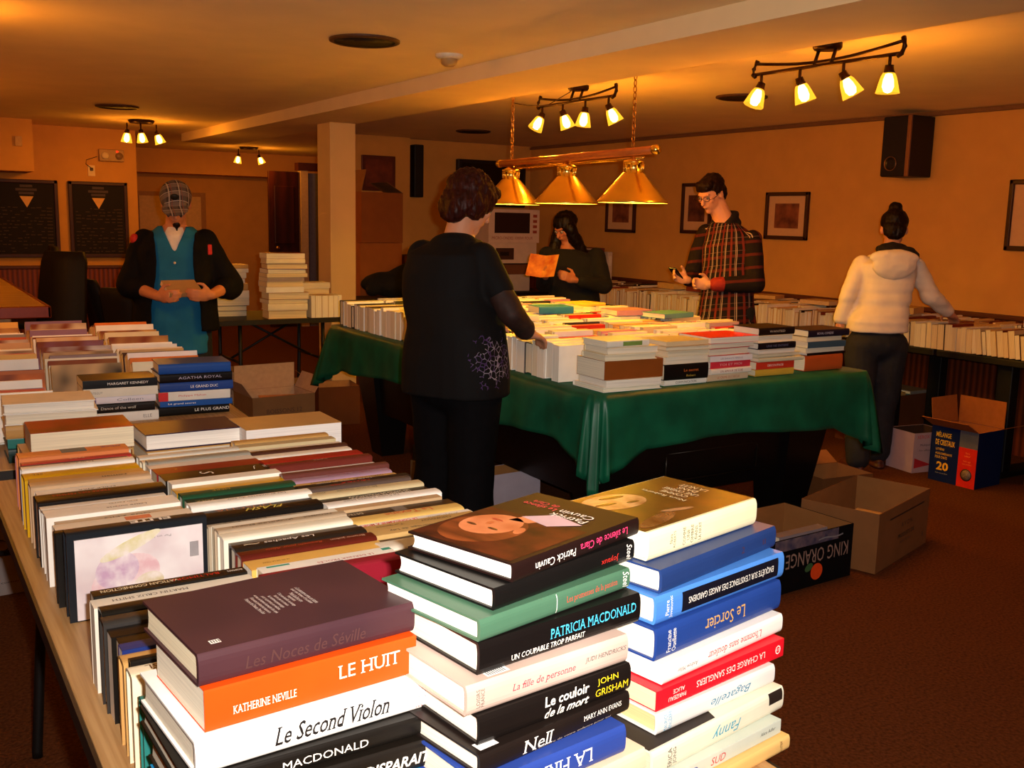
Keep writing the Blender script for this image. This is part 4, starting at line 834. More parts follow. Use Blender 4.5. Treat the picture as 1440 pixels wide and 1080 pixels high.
for y, z, a in ((4.6, .9, .3), (4.9, .9, -.2), (5.3, .9, .1), (5.9, .9, .4), (3.5, .9, .2), (3.2, .9, -.3), (6.6, .9, .2), (7.0, .9, -.1)):
    M = Matrix.Translation((6.06, y, z + .006)) @ Matrix.Rotation(a, 4, 'Z'); rest.box((-.10, -.13, 0), (.10, .13, RR.uniform(.02, .05)), mat(hexof(RR.choice(pw)), .5), M)
o = rest.build('book_rows'); tag(o, 'remaining books packed in rows on the pool table and the tables by the right wall', 'books', kind='stuff')
# front row of the right-wall table, page ends towards the room
GW = 'paperbacks on the right wall table'
def roww():
    y = 3.22; n = 0; Rw = random.Random(12)
    while y < 4.40:
        t = Rw.uniform(.026, .052); c = Rw.choice(pw); n += 1; nm = CN.get(c, c); nm = 'straw' if nm.startswith('#') else nm
        book(.235 * Rw.uniform(.9, 1), .158 * Rw.uniform(.9, 1.05), t - .001, c, (5.602 + Rw.uniform(0, .012), y, T1Z + (.0085 if y < 3.7 else .003)), 0, up=True, hard=False, parts=False, lean=-.16 if y < 3.7 else -.04, group=GW, page=Rw.choice(['#efe0bc', '#e6cfa0', '#e8d4a8']), label=f"{nm} paperback, {ordw(n)} from near end in front row of right wall table")
        y += t / math.cos(.16) + .001
roww()
# piles on the black table in front of the column
GM = 'piles on the black table before the column'
def pilem(x, y, specs, where, L, W=.17, a=0., hard=None):
    z = T1Z
    for i, (c, t) in enumerate(specs):
        nm = CN.get(c, c); nm = 'coloured' if nm.startswith('#') else nm
        book(L * R.uniform(.94, 1.03), W, t - .0006, c, (x + R.uniform(-.01, .01), y, z), math.radians(a + R.uniform(-4, 4)), back=R.random() < .5, parts=False, hard=R.random() < .5, group=GM, label=f"{nm} book lying flat, {ordw(i + 1)} from bottom of {where}", page=R.choice(['#efe6cf', '#e6d8b8', '#e8d4a8']))
        z += t
    return z
pilem(2.34, 7.13, [('tan', .06), ('cream', .05), ('#8a7a60', .03), ('tan', .05), ('white', .04), ('#c8b8a0', .04), ('#a09090', .03), ('grey', .03), ('white', .03), ('#7a2010', .04), ('cream', .035), ('#8a1a10', .04)], 'tall pile on the black table', .30)
pilem(2.67, 7.40, [('white', .04), ('cream', .05), ('tan', .06), ('cream', .05), ('white', .04)], 'low pile behind upright paperbacks on black table', .26)
pilem(2.02, 7.42, [('#c8b8a0', .04), ('brown', .04), ('white', .05), ('cream', .06), ('tan', .05), ('#d0a070', .04), ('cream', .04), ('cream', .03), ('amber', .03)], 'left pile on black table', .27)
y = 2.66
for n in range(6):
    t = (.032, .052, .05, .042, .034, .03)[n]
    bk = book(.17, .165, t - .002, ('cream', '#d8b878', 'tan', '#d8b070', 'cream', 'white')[n], (y, 7.11, T1Z + .0), 0, up=True, hard=False, parts=False, group='upright paperbacks on the black table', label=f"upright cream paperback, {ordw(n + 1)} from left at the front edge of the black table")
    bk.rotation_euler = (0, 0, PI / 2); bk.location = (y + t, 7.11, T1Z); y += t
# ------------------------------------------------------------------ cartons
m_card = mat('#9a6a3c', .85, var=.12, scale=10, spec=.1)
def carton(L, W, H, x, y, rz, outer, label, flaps=(), inner=None, thick=.004, name='cardboard_box', z=0., group=None, decor=None, cat='box', closed=False):
    """open box, x along L, y along W, base corner-centred; flaps: (side, length, opening angle from vertical)"""
    t = empty(name, (x, y, z), math.radians(rz), label, cat, group); om = mat(outer, .8, var=.08, scale=10, spec=.1) if isinstance(outer, str) else outer
    im = inner or m_card; a = MB(); hx, hy = L / 2, W / 2; k = thick
    a.box((-hx + k, -hy + k, .001), (hx - k, hy - k, .006), im)
    for lo, hi in (((-hx, -hy), (hx, -hy + k)), ((-hx, hy - k), (hx, hy)), ((-hx, -hy + k), (-hx + k, hy - k)), ((hx - k, -hy + k), (hx, hy - k))):
        a.box((*lo, .001), (*hi, H), om)
    e = .0006
    a.box((-hx + k, -hy + k, .006), (-hx + k + e, hy - k, H - .001), im); a.box((hx - k - e, -hy + k, .006), (hx - k, hy - k, H - .001), im)
    a.box((-hx + k + e, hy - k - e, .006), (hx - k - e, hy - k, H - .001), im); a.box((-hx + k + e, -hy + k, .006), (hx - k - e, -hy + k + e, H - .001), im)
    if closed: a.box((-hx, -hy, H), (hx, hy, H + .004), om)
    if decor: decor(a, hx, hy, H)
    a.build('carton_body', t)
    for side, fl, ang in flaps:
        g = MB(); s = math.radians(ang)
        if side in 'SN':
            sg = -1 if side == 'S' else 1
            M = Matrix.Translation((0, sg * hy, H)) @ Matrix.Rotation(-sg * s, 4, 'X'); g.box((-hx + .003, -.0015, 0), (hx - .003, .0015, fl), im, M)
        else:
            sg = -1 if side == 'W' else 1
            M = Matrix.Translation((sg * hx, 0, H)) @ Matrix.Rotation(sg * s, 4, 'Y'); g.box((-.0015, -hy + .003, 0), (.0015, hy - .003, fl), im, M)
        g.build('flap', t)
    return t
def S_face(a, hy, e=.0008): return lambda p, q, cx=0, cz=0: (cx + p, -hy - e, cz + q)
def word(a, s, c, x, z, h, w, hy, turn=0, bold=0., sh=0.): text_on(a, s, mat(c, .6), lambda p, q: (x + p, -hy - .001, z + q), h, w, turn, sh, bold)
def wordW(a, s, c, y, z, h, w, hx, turn=0, bold=0.): text_on(a, s, mat(c, .6), lambda p, q: (-hx - .001, y - p, z + q), h, w, turn, 0, bold)
# box of crystals, its printed side faces -x
def d20(a, hx, hy, H):
    def q(y0, y1, z0, z1, c, e=.0005): a.box((-hx - e, min(y0, y1), z0), (-hx, max(y0, y1), z1), mat(c, .5))
    q(-.15, -.035, .0, .235, '#d8200c'); q(-.15, -.035, .235, H, '#5a5a68')
    a.lathe([(0, 0), (.036, 0), (.036, .0005), (0, .0005)], mat('#1a1414', .5), 30, Matrix.Translation((-hx - .0004, -.092, .075)) @ Matrix.Rotation(-PI / 2, 4, 'Y'))
    a.lathe([(0, 0), (.030, 0), (.030, .0005), (0, .0005)], mat('#9a8068', .5, scale=200, h2='#5a4a40'), 30, Matrix.Translation((-hx - .0010, -.092, .075)) @ Matrix.Rotation(-PI / 2, 4, 'Y'))
    Y = '#f0b820'
    wordW(a, 'MÉLANGE', Y, .068, .288, .036, .098, hx, 0, .02); wordW(a, 'DE CRISTAUX', Y, .056, .238, .034, .125, hx, 0, .02)
    wordW(a, 'LITIÈRE', Y, .085, .198, .016, .055, hx, 0, .01); wordW(a, 'AGGLOMÉRANTE', Y, .060, .172, .016, .108, hx, 0, .01); wordW(a, 'POUR CHATS', Y, .075, .148, .016, .078, hx, 0, .01)
    wordW(a, '20', Y, .062, .095, .052, .078, hx, 0, .03); wordW(a, 'Sans poussière', '#e8d8b0', .065, .052, .006, .08, hx)
    for k, s in enumerate(('Sans', 'odeur', 'Sable aggl.', 'sans parfum')): wordW(a, s, '#ff9a50', -.092, (.205, .188, .155, .138)[k], .011, None, hx)
carton(.26, .30, .335, 5.42, 3.57, 2, '#0e1c4a', 'navy and red carton with a big yellow 20, open flaps, under the right wall table', [('W', .13, 62), ('N', .16, 8), ('E', .16, -0), ('S', .14, 70)], decor=d20, inner=mat('#a8622c', .85, spec=.1))
def dx(a, hx, hy, H):
    def q(y0, y1, z0, z1, c, e=.0005): a.box((-hx - e, min(y0, y1), z0), (-hx, max(y0, y1), z1), mat(c, .5))
    word(a, 'XEROX', '#c83a3a', -.07, .225, .022, .10, hy); word(a, 'Multipurpose Recycled', '#3a3440', .02, .172, .018, .22, hy); word(a, 'For office use 20', '#4a4450', -.02, .140, .011, .15, hy)
    a.add([(-.13, -hy - .001, .095), (.01, -hy - .001, .045), (-.13, -hy - .001, .03)], [(0, 1, 2)], mat('#b82c34', .5)); a.add([(.13, -hy - .001, .095), (-.01, -hy - .001, .045), (.13, -hy - .001, .03)], [(0, 1, 2)], mat('#b82c34', .5))
carton(.285, .22, .25, 5.46, 3.93, -9, '#b89ca4', 'small white paper carton with red swoosh beside the boots of the woman in white', decor=dx, inner=mat('#3a2416', .8), closed=False)
carton(.58, .34, .34, 6.0, 4.62, 0, '#6a3a1e', 'long brown carton of books under the wall table behind the white paper carton')
for i, (x, c, r) in enumerate(((5.80, 'cream', .2), (5.90, 'tan', -.1), (6.02, 'teal', .1), (6.16, 'grey', -.2))):
    book(.20, .28, .035, c, (x - .06, 4.49, .30 + .02 * (i % 2)), r * .3, label=('cream', 'tan', 'teal', 'grey')[i] + ' book poking out of the long brown carton under the wall table', group='books in the long brown carton', parts=False)
carton(.34, .30, .30, 5.84, 3.20, 4, '#7a4a26', 'brown carton with two upright books, cut by the right edge of the photo', decor=lambda a, hx, hy, H: a.box((-hx - .0008, -.11, .04), (-hx, .11, .10), mat('#2a1810', .6)))
for k in range(2): book(.20, .24, .035, ('#e8c08a', '#e0b078')[k], (5.75 + .0, 3.13 + k * .07, .11), 0, up=True, parts=False, label=('pale book nearer the camera', 'pale book farther back')[k] + ' standing in the carton at the right edge')
# foreground floor boxes
def dking(a, hx, hy, H):
    word(a, 'KING ORANGE', '#a08478', .02, .135, .062, .40, hy, 2); word(a, '~', '#8a8a90', .10, .20, .012, .16, hy)
    a.add([(.02 + p, -hy - .001, .062 + q) for p, q in oval(0, 0, .038, .036)], [tuple(range(26))], mat('#f0501c', .5)); a.add([(-.032 + p, -hy - .0014, .088 + q) for p, q in oval(0, 0, .026, .016, .4)], [tuple(range(26))], mat('#3a6a40', .5))
    a.box((-hx, -hy - .0006, H - .05), (hx * .6, -hy, H - .002), mat('#7a6a70', .5, scale=30, h2='#3a3a58'))
carton(.50, .38, .235, 3.22, 2.96, 3, '#0c0a0c', 'low black fruit carton with orange fruit print, upside-down lettering, in front of the pool table', decor=dking, name='fruit_box')
book(.30, .22, .05, 'dark red', (3.0, 2.87, .10), .1, label='dark red book in the low black fruit carton', parts=False)
book(.30, .05, .16, '#8a8088', (3.05, 2.80, .07), .05, label='grey book leaning at the front of the black fruit carton', parts=False)
def davon(a, hx, hy, H):
    word(a, 'A V O N', '#2a1a12', .03, .165, .022, .13, hy); word(a, 'PRODUITS DE', '#2a1a12', .03, .115, .020, .20, hy, 0, .01); word(a, 'BEAUTÉ INC', '#4a3020', .03, .085, .013, .14, hy)
    a.box((-.18, -hy - .0006, .215), (.24, -hy, .222), mat('#3a2416', .6)); word(a, 'B', '#2a1a12', .25, .06, .02, .016, hy)
carton(.62, .36, .27, 3.83, 3.00, 17, '#8a5c36', 'tan open carton with dark stencilled letters on its side, beside the black fruit carton', decor=davon)
for k, (c, xx) in enumerate((('#2a1a14', 3.66), ('cream', 3.73), ('#c8502c', 3.80), ('tan', 3.87))):
    book(.20, .16, .04, c, (xx + .04, 2.84 + .01 * k, .02), PI / 2 + .3, up=True, parts=False, label=('dark', 'cream', 'orange-red', 'tan')[k] + ' book standing in the tan stencilled carton', group='books in the tan stencilled carton')
carton(.34, .26, .24, 4.12, 3.47, -6, '#6e4424', 'brown carton on the carpet behind the tan stencilled one', [('N', .10, 60)])
# cartons between the tables on the left
carton(.44, .34, .30, 2.20, 6.60, 4, '#8a6844', 'open carton with pale flap standing in front of the black table', [('N', .17, -2), ('E', .12, 30), ('W', .12, 35)], decor=lambda a, hx, hy, H: word(a, 'BOISSONS 12', '#5a4030', 0, .2, .03, .25, hy), inner=mat('#c8a888', .85, spec=.1))
book(.26, .18, .05, '#a85a24', (2.08, 6.55, .16), .25, parts=False, label='orange-brown book tilted in the open carton before the black table')
book(.26, .18, .04, '#c87a30', (2.10, 6.58, .215), -.2, parts=False, label='amber book lying uppermost in the open carton before the black table')
carton(.30, .28, .28, 2.74, 6.86, -8, '#6a3c1c', 'brown carton with folded triangular flap beside the corner of the green cloth', [('W', .14, 50)], inner=mat('#b8844a', .85, spec=.1))
carton(.28, .28, .34, 2.12, 7.44, 6, '#a08c84', 'pale lettered carton under the black table', decor=lambda a, hx, hy, H: [word(a, 'VINS', '#6a5a58', -.02, .2, .05, .16, hy), word(a, 'VIV', '#6a5a58', -.02, .1, .05, .14, hy)], inner=m_card)
carton(.30, .30, .22, 2.72, 7.45, -4, '#5a4a4a', 'dark grey carton under the right end of the black table')
# under the pool table
carton(.12, .36, .262, 2.74, 5.05, 0, '#7a4a28', 'brown carton standing under the far end of the pool table')
b = MB(); b.bbox((2.42, 4.70, .0), (2.70, 4.95, .16), mat('#6a5a40', .6), .004); b.bbox((2.43, 4.71, .161), (2.66, 4.94, .25), mat('#1c2a5a', .5), .004); o = b.build('game_boxes'); tag(o, 'flat blue and tan boxes stacked on the floor under the pool table', 'box')
carton(.30, .16, .265, 2.58, 4.18, 4, '#b0a4b0', 'pale carton under the pool table beside the black trousers')
# left floor
def den(a, hx, hy, H):
    a.tube([(-.02 + p, -hy - .001, .20 + q) for p, q in oval(0, 0, .09, .032)], .0022, mat('#2a2628', .6), 5, closed=True); word(a, 'enium', '#2a2628', -.02, .20, .026, .095, hy); word(a, 'in your own corner', '#2a2628', 0, .05, .010, .2, hy)
carton(.42, .30, .31, .26, 4.38, 5, '#a89c98', 'grey printed carton on the floor at the left edge, under the second table', decor=den)
for k, (c, yy) in enumerate((('#5a4a3a', 1.28), ('#3a5a3a', 1.34), ('#c84020', 1.40), ('#b8902a', 1.45), ('#7a1818', 1.50))):
    book(.24, .17, .045, c, (.30, yy - .0, .285), 0, up=True, parts=False, label=('brown', 'green', 'orange-red', 'mustard', 'dark red')[k] + ' book in the carton under the left edge of the nearest table', group='books in the carton under the nearest table')
carton(.36, .50, .34, .42, 1.40, 0, '#4a2e1c', 'brown carton full of books under the left edge of the nearest table')
# box tower, appliance cartons and coat at the back
carton(.45, .40, .62, 4.18, 9.42, 0, '#9a5a26', 'brown carton at the foot of the tower right of the column', closed=True)
carton(.45, .40, .60, 4.18, 9.42, 0, '#a8622a', 'middle brown carton of the tower right of the column', z=.626, closed=True)
carton(.45, .40, .49, 4.19, 9.43, 2, '#9a5826', 'top brown carton of the tower right of the column', [('W', .22, -14), ('E', .2, -60)], z=1.232)
carton(.34, .40, 1.10, 4.62, 9.45, 0, '#6e3c1c', 'tall dark brown carton beside the tower, right of the column', closed=True)
carton(.30, .26, .34, 4.46, 8.74, 12, '#8a5228', 'small brown carton behind the black coat', z=.742)
def coat_blob(): pass
tb = folding_table(3.62, 4.75, 8.3, 8.95, .74, m_black, m_black, 'dark side table carrying the black coat right of the column')
tb2 = folding_table(5.05, 6.1, 8.95, 9.6, .74, m_black, m_black, 'dark table carrying the white appliance cartons at the back')
carton(.50, .40, .17, 5.58, 9.27, 0, '#c8b0a0', 'lowest white carton under the appliance boxes at the back', z=.742, closed=True, name='appliance_box', group='white appliance cartons')
carton(.52, .40, .10, 5.60, 9.27, 0, '#7a4a2c', 'flat brown carton between the white appliance boxes at the back', z=.917, closed=True)
def dap(a, hx, hy, H):
    a.box((-.20, -hy - .0008, .05), (.02, -hy, .17), mat('#4a2a1c', .5)); a.box((-.15, -hy - .0014, .09), (-.04, -hy - .0006, .13), mat('#1c100c', .5)); a.box((-hx, -hy - .0008, 0), (hx, -hy, .012), mat('#2a1812', .5))
carton(.60, .42, .22, 5.60, 9.27, 0, '#e0c0a8', 'white appliance carton with a dark slot printed on it, second from the top', z=1.022, closed=True, decor=dap, name='appliance_box', group='white appliance cartons')
def dap2(a, hx, hy, H):
    a.box((-.24, -hy - .0008, .10), (.19, -hy, .31), mat('#2a140e', .4)); word(a, 'MICRO-ONDES 1000W FOUR', '#b04a3a', -.02, .05, .03, .5, hy)
    for k in range(4): a.box((.23, -hy - .0008, .10 + k * .055), (.28, -hy, .13 + k * .055), mat('#a8402c', .5))
carton(.62, .42, .34, 5.62, 9.27, 0, '#e6c4aa', 'white microwave carton with dark window picture on top of the pile at the back', z=1.246, closed=True, decor=dap2, name='appliance_box', group='white appliance cartons')
# binders at the far end of the wall table
for k, (x, c, h, t_, yy) in enumerate(((5.86, '#2a5a28', .34, .075, 8.2), (5.955, '#3a1a14', .30, .07, 8.2), (6.045, '#d8c0a8', .31, .06, 8.2), (6.11, '#6a2a1c', .32, .05, 8.2), (6.20, '#d0b8a0', .28, .06, 8.2))):
    t = empty('ring_binder', (x, yy, T1Z + .165), 0, ('green', 'dark brown', 'white', 'red-brown', 'cream')[k] + ' binder standing at the far end of the right wall table', 'binder', 'binders on the wall table')
    a = MB(); a.bbox((0, 0, 0), (t_, .26, h), mat(c, .5), .006); a.build('binder_cover', t)
    a = MB(); a.bbox((t_ * .25, -.002, h * .5), (t_ * .75, .001, h * .85), mat('#e0d0b8', .6), .001); a.build('spine_label', t)
# ------------------------------------------------------------------ bar counter and chairs at left
t = empty('bar_counter', (0, 0, 0), 0, 'wooden bar counter with a shiny top at the left edge', 'counter')
a = MB(); a.bbox((-1.8, 6.25, .905), (-.2, 7.1, .95), mat('#f0c878', .2, scale=30, stretch=(.06, 1, 1), h2='#e0b060', spec=.5), .008)
a.bbox((-.2, 6.25, .905), (.775, 9.6, .95), mat('#f0c878', .2, scale=30, stretch=(.06, 1, 1), h2='#e0b060', spec=.5), .008); a.build('counter_top', t)
a = MB(); a.bbox((-1.8, 6.24, .885), (.79, 6.262, .952), mat('#7a2c10', .35), .006); a.bbox((.768, 6.24, .885), (.79, 9.6, .952), mat('#7a2c10', .35), .006); a.build('front_edge', t)
a = MB(); a.bbox((.47, 6.42, 0), (.60, 6.55, .905), mat('#c8945c', .5), .01); a.build('post', t)
a = MB(); a.box((-1.7, 6.55, 0), (.40, 6.60, .9), mat('#3a160a', .6)); a.build('panel', t)
m_cw = mat('#2a1208', .4, var=.3, scale=12, stretch=(1, 1, .15)); m_cs = mat('#140d0a', .7, var=.2)
def chair(x, y, rz, label, h=1.02, padded=True):
    t = empty('bar_chair', (x, y, 0), rz, label, 'chair', 'dark chairs by the chalkboards')
    a = MB(); a.bbox((-.21, -.21, .44), (.21, .21, .50), m_cs, .02); a.build('seat', t)
    a = MB(); n = 8; vs = []; fs = []
    for k in range(n + 1):
        u = k / n; z = .50 + (h - .50) * u; wd = .21 * (1 - .12 * u) * (1 if u < .9 else .86); yb = .19 + .10 * u ** 1.4
        vs += [(-wd, yb, z), (wd, yb, z), (wd, yb + .045, z), (-wd, yb + .045, z)]
    for k in range(n):
        for q in range(4): fs.append((k * 4 + q, k * 4 + (q + 1) % 4, k * 4 + 4 + (q + 1) % 4, k * 4 + 4 + q))
    fs += [(0, 3, 2, 1), (n * 4, n * 4 + 1, n * 4 + 2, n * 4 + 3)]
    a.add(vs, fs, m_cs, None, True); a.build('backrest', t)
    for sx in (-1, 1):
        for sy in (-1, 1):
            a = MB(); a.tube([(sx * .18, sy * .18, .45), (sx * .20, sy * .21, 0)], [.02, .014], m_cw, 8); a.build('leg', t)
    a = MB()
    for s in (-1, 1): a.tube([(s * .19, -.19, .2), (s * .19, .19, .2)], .01, m_cw, 8); a.tube([(-.19, s * .19, .26), (.19, s * .19, .26)], .01, m_cw, 8)
    a.build('stretcher', t)
    return t
chair(1.04, 8.6, math.radians(-40), 'high-backed dark chair beside the bar corner, below the left chalkboard', 1.16)
chair(1.0, 10.0, math.radians(-90), 'dark chair partly hidden behind the bar, at the left edge', 1.16)
chair(1.72, 9.0, math.radians(100), 'dark chair with tilted back between the bar and the capped man', .93)
chair(1.66, 7.75, math.radians(130), 'dark chair just left of the capped man', .95)
# ------------------------------------------------------------------ people: one continuous body each, clothes and hair as its children
V = Vector
def p_cap(bm, a, ra, b_, rb_, n=14, m=5):
    a, b_ = V(a), V(b_); ax = (b_ - a); L = ax.length; ax = ax.normalized() if L > 1e-6 else V((0, 0, 1)); e1 = ax.orthogonal().normalized(); e2 = ax.cross(e1)
    rings = []
    for k in range(m): g = PI / 2 * (1 - k / m) ; rings.append((a - ax * ra * math.sin(g), ra * math.cos(g)))
    rings.append((a, ra)); rings.append((b_, rb_))
    for k in range(1, m + 1): g = PI / 2 * k / m; rings.append((b_ + ax * rb_ * math.sin(g), rb_ * math.cos(g)))
    rings = [r for r in rings if r[1] > 1e-5]
    vs = [[bm.verts.new(c + (e1 * math.cos(2 * PI * q / n) + e2 * math.sin(2 * PI * q / n)) * r) for q in range(n)] for c, r in rings]
    for i in range(len(vs) - 1):
        for q in range(n): bm.faces.new((vs[i][q], vs[i][(q + 1) % n], vs[i + 1][(q + 1) % n], vs[i + 1][q]))
    bm.faces.new(vs[0][::-1]); bm.faces.new(vs[-1])
def p_ell(bm, c, r, ax=None, n=18, m=12):
    c = V(c); X, Y, Z = ax if ax else (V((1, 0, 0)), V((0, 1, 0)), V((0, 0, 1)))
    vs = []
    for i in range(1, m):
        g = PI * i / m; vs.append([bm.verts.new(c + X * (r[0] * math.sin(g) * math.cos(2 * PI * q / n)) + Y * (r[1] * math.sin(g) * math.sin(2 * PI * q / n)) + Z * (-r[2] * math.cos(g))) for q in range(n)])
    b0 = bm.verts.new(c - Z * r[2]); b1 = bm.verts.new(c + Z * r[2])
    for i in range(m - 2):
        for q in range(n): bm.faces.new((vs[i][q], vs[i][(q + 1) % n], vs[i + 1][(q + 1) % n], vs[i + 1][q]))
    for q in range(n): bm.faces.new((b0, vs[0][(q + 1) % n], vs[0][q])); bm.faces.new((b1, vs[-1][q], vs[-1][(q + 1) % n]))
def p_loft(bm, secs, n=28):
    """secs: (centre, right vector*half width, forward vector*half depth)"""
    vs = []
    for c, R_, F_ in secs:
        ring = []
        for q in range(n):
            g = 2 * PI * q / n; cx, sy = math.cos(g), math.sin(g)
            ring.append(bm.verts.new(V(c) + V(R_) * (abs(cx) ** .85 * (1 if cx > 0 else -1)) + V(F_) * (abs(sy) ** .85 * (1 if sy > 0 else -1))))
        vs.append(ring)
    for i in range(len(vs) - 1):
        for q in range(n): bm.faces.new((vs[i][q], vs[i][(q + 1) % n], vs[i + 1][(q + 1) % n], vs[i + 1][q]))
    bm.faces.new(vs[0][::-1]); bm.faces.new(vs[-1])
def blob(prims, voxel, name, m, root, wrinkle=0., wscale=9., smooth=4, cut=None, solid=0., wstretch=(1, 1, 1)):
    bm = bmesh.new()
    for p in prims:
        k = p[0]; {'c': p_cap, 'e': p_ell, 'l': p_loft}[k](bm, *p[1:])
    bmesh.ops.recalc_face_normals(bm, faces=bm.faces)
    me = bpy.data.meshes.new(name); bm.to_mesh(me); bm.free()
    o = bpy.data.objects.new(name, me); COL.objects.link(o)
    r = o.modifiers.new('r', 'REMESH'); r.mode = 'VOXEL'; r.voxel_size = voxel; r.use_smooth_shade = True
    s = o.modifiers.new('s', 'SMOOTH'); s.factor = .5; s.iterations = smooth
    e = o.evaluated_get(bpy.context.evaluated_depsgraph_get()); nm = bpy.data.meshes.new_from_object(e)
    o.modifiers.clear(); o.data = nm; bpy.data.meshes.remove(me); nm.name = name
    if wrinkle:
        nrm = [v.normal.copy() for v in nm.vertices]
        for v, q in zip(nm.vertices, nrm):
            d = noise.noise(V((v.co.x * wstretch[0], v.co.y * wstretch[1], v.co.z * wstretch[2])) * wscale) + .5 * noise.noise(v.co * wscale * 2.3); v.co += q * d * wrinkle
    if cut:
        bm = bmesh.new(); bm.from_mesh(nm); bmesh.ops.delete(bm, geom=[v for v in bm.verts if cut(v.co)], context='VERTS')
        # keep the largest shell
        seen = set(); best = []
        bm.verts.ensure_lookup_table()
        for v in bm.verts:
            if v in seen: continue
            st = [v]; comp = []; seen.add(v)
            while st:
                q = st.pop(); comp.append(q)
                for ed in q.link_edges:
                    w_ = ed.other_vert(q)
                    if w_ not in seen: seen.add(w_); st.append(w_)
            if len(comp) > len(best): best = comp
        bs = set(best); bmesh.ops.delete(bm, geom=[v for v in bm.verts if v not in bs], context='VERTS')
        for _ in range(14):
            new = {}
            for v in bm.verts:
                nb = [e_.other_vert(v) for e_ in v.link_edges if e_.is_boundary]
                if len(nb) == 2: new[v] = v.co * .4 + (nb[0].co + nb[1].co) * .3
            for v, q in new.items(): v.co = q
        bm.to_mesh(nm); bm.free()
    for p in nm.polygons: p.use_smooth = True
    nm.materials.clear(); nm.materials.append(m)
    if solid: sm = o.modifiers.new('thickness', 'SOLIDIFY'); sm.thickness = solid; sm.offset = -1
    if root is not None:
        nm.transform(Matrix.Translation(-root.location)); o.parent = root
    return o
def basis(f, up=(0, 0, 1)):
    f = V(f).normalized(); r = f.cross(V(up)).normalized(); return r, f, r.cross(f)
def head_prims(c, f, s=1.0, up=(0, 0, 1)):
    c = V(c); r, f, u = basis(f, up); A = (r, f, u)
    return [('e', c + u * .022 * s - f * .012 * s, (.074 * s, .094 * s, .086 * s), A), ('e', c - u * .038 * s + f * .022 * s, (.057 * s, .068 * s, .080 * s), A), ('e', c - u * .098 * s + f * .056 * s, (.029 * s, .026 * s, .021 * s), A),
            ('c', c + f * .085 * s + u * .008 * s, .008 * s, c + f * .108 * s - u * .030 * s, .0135 * s), ('e', c + f * .078 * s + u * .024 * s, (.048 * s, .016 * s, .011 * s), A), ('e', c + f * .087 * s - u * .060 * s, (.023 * s, .010 * s, .0085 * s), A),
            ('e', c + r * .075 * s - f * .006 * s - u * .012 * s, (.010 * s, .021 * s, .032 * s), A), ('e', c - r * .075 * s - f * .006 * s - u * .012 * s, (.010 * s, .021 * s, .032 * s), A),
            ('e', c + r * .04 * s + f * .062 * s - u * .022 * s, (.020 * s, .018 * s, .018 * s), A), ('e', c - r * .04 * s + f * .062 * s - u * .022 * s, (.020 * s, .018 * s, .018 * s), A)], (r, f, u)
def eyes(root, c, ax, s=1.0):
    r, f, u = ax; c = V(c)
    for sg in (-1, 1):
        p = c + r * .031 * s * sg + f * .079 * s + u * .002 * s - root.location; a = MB()
        M = Matrix.Translation(p) @ Matrix((r, u, f)).transposed().to_4x4()
        a.lathe([(0, -.011), (.008, -.008), (.0115, 0), (.0085, .0075), (.005, .0105)], mat('#a89888', .3), 14, M); a.lathe([(.0052, .0102), (.003, .0114), (0, .0118)], mat('#20140c', .1), 14, M); a.build('eye', root)
def hand_prims(w_, d, nrm, side, curl=.5, spread=.0, s=1.0):
    """w_ wrist, d along the fingers, nrm = way the palm faces, side = vector towards the thumb"""
    w_, d, nrm, side = V(w_), V(d).normalized(), V(nrm).normalized(), V(side).normalized(); side = (side - d * side.dot(d)).normalized(); nrm = d.cross(side) * (1 if d.cross(side).dot(nrm) > 0 else -1)
    P = [('e', w_ + d * .048 * s, (.041 * s, .056 * s, .0165 * s), (side, d, nrm)), ('c', w_, .026 * s, w_ + d * .02 * s, .027 * s)]
    for k, (o, L) in enumerate(((.030, .074), (.010, .083), (-.011, .077), (-.030, .060))):
        p = w_ + d * (.088 - abs(o) * .12) * s + side * o * s; dd = (d + side * o * spread * 8).normalized(); a = 0
        for q, fr in enumerate((.45, .32, .23)):
            a += curl * (.75, 1.0, .7)[q] * (1 + .1 * k); t_ = (dd * math.cos(a) + nrm * math.sin(a)); e = p + t_ * L * fr * s
            P.append(('c', p, (.0098 - .0009 * q) * s, e, (.0092 - .0010 * q) * s, 10, 4)); p = e
    p = w_ + d * .025 * s + side * .030 * s; t1 = (d * .62 + side * .7 + nrm * .25).normalized(); e = p + t1 * .042 * s; P.append(('c', p, .0135 * s, e, .0105 * s)); t2_ = (d * .85 + side * .1 + nrm * .55).normalized(); P.append(('c', e, .0104 * s, e + t2_ * .034 * s, .0085 * s))
    return P
m_skin = mat('#c98a68', .5, var=.08, scale=20, spec=.3); m_skin2 = mat('#a8684a', .5, var=.08, scale=20, spec=.3)
def hair_mat(h): return mat(h, .45, var=.5, scale=60, stretch=(1, 1, .25), bump=.6, spec=.15)
def shoe(root, an, f, m, name='shoe'):
    an, f = V(an), V(f).normalized(); r, f, u = basis(f); base = V((an.x, an.y, 0))
    b1 = [('e', base + f * .06 + u * .042, (.044, .125, .040), (r, f, u)), ('c', base + u * .06, .045, base + u * .12, .046), ('l', [(base + f * .06 + u * .002, r * .047, f * .135), (base + f * .06 + u * .022, r * .048, f * .137)])]
    return blob(b1, .008, name, m, root, smooth=2)

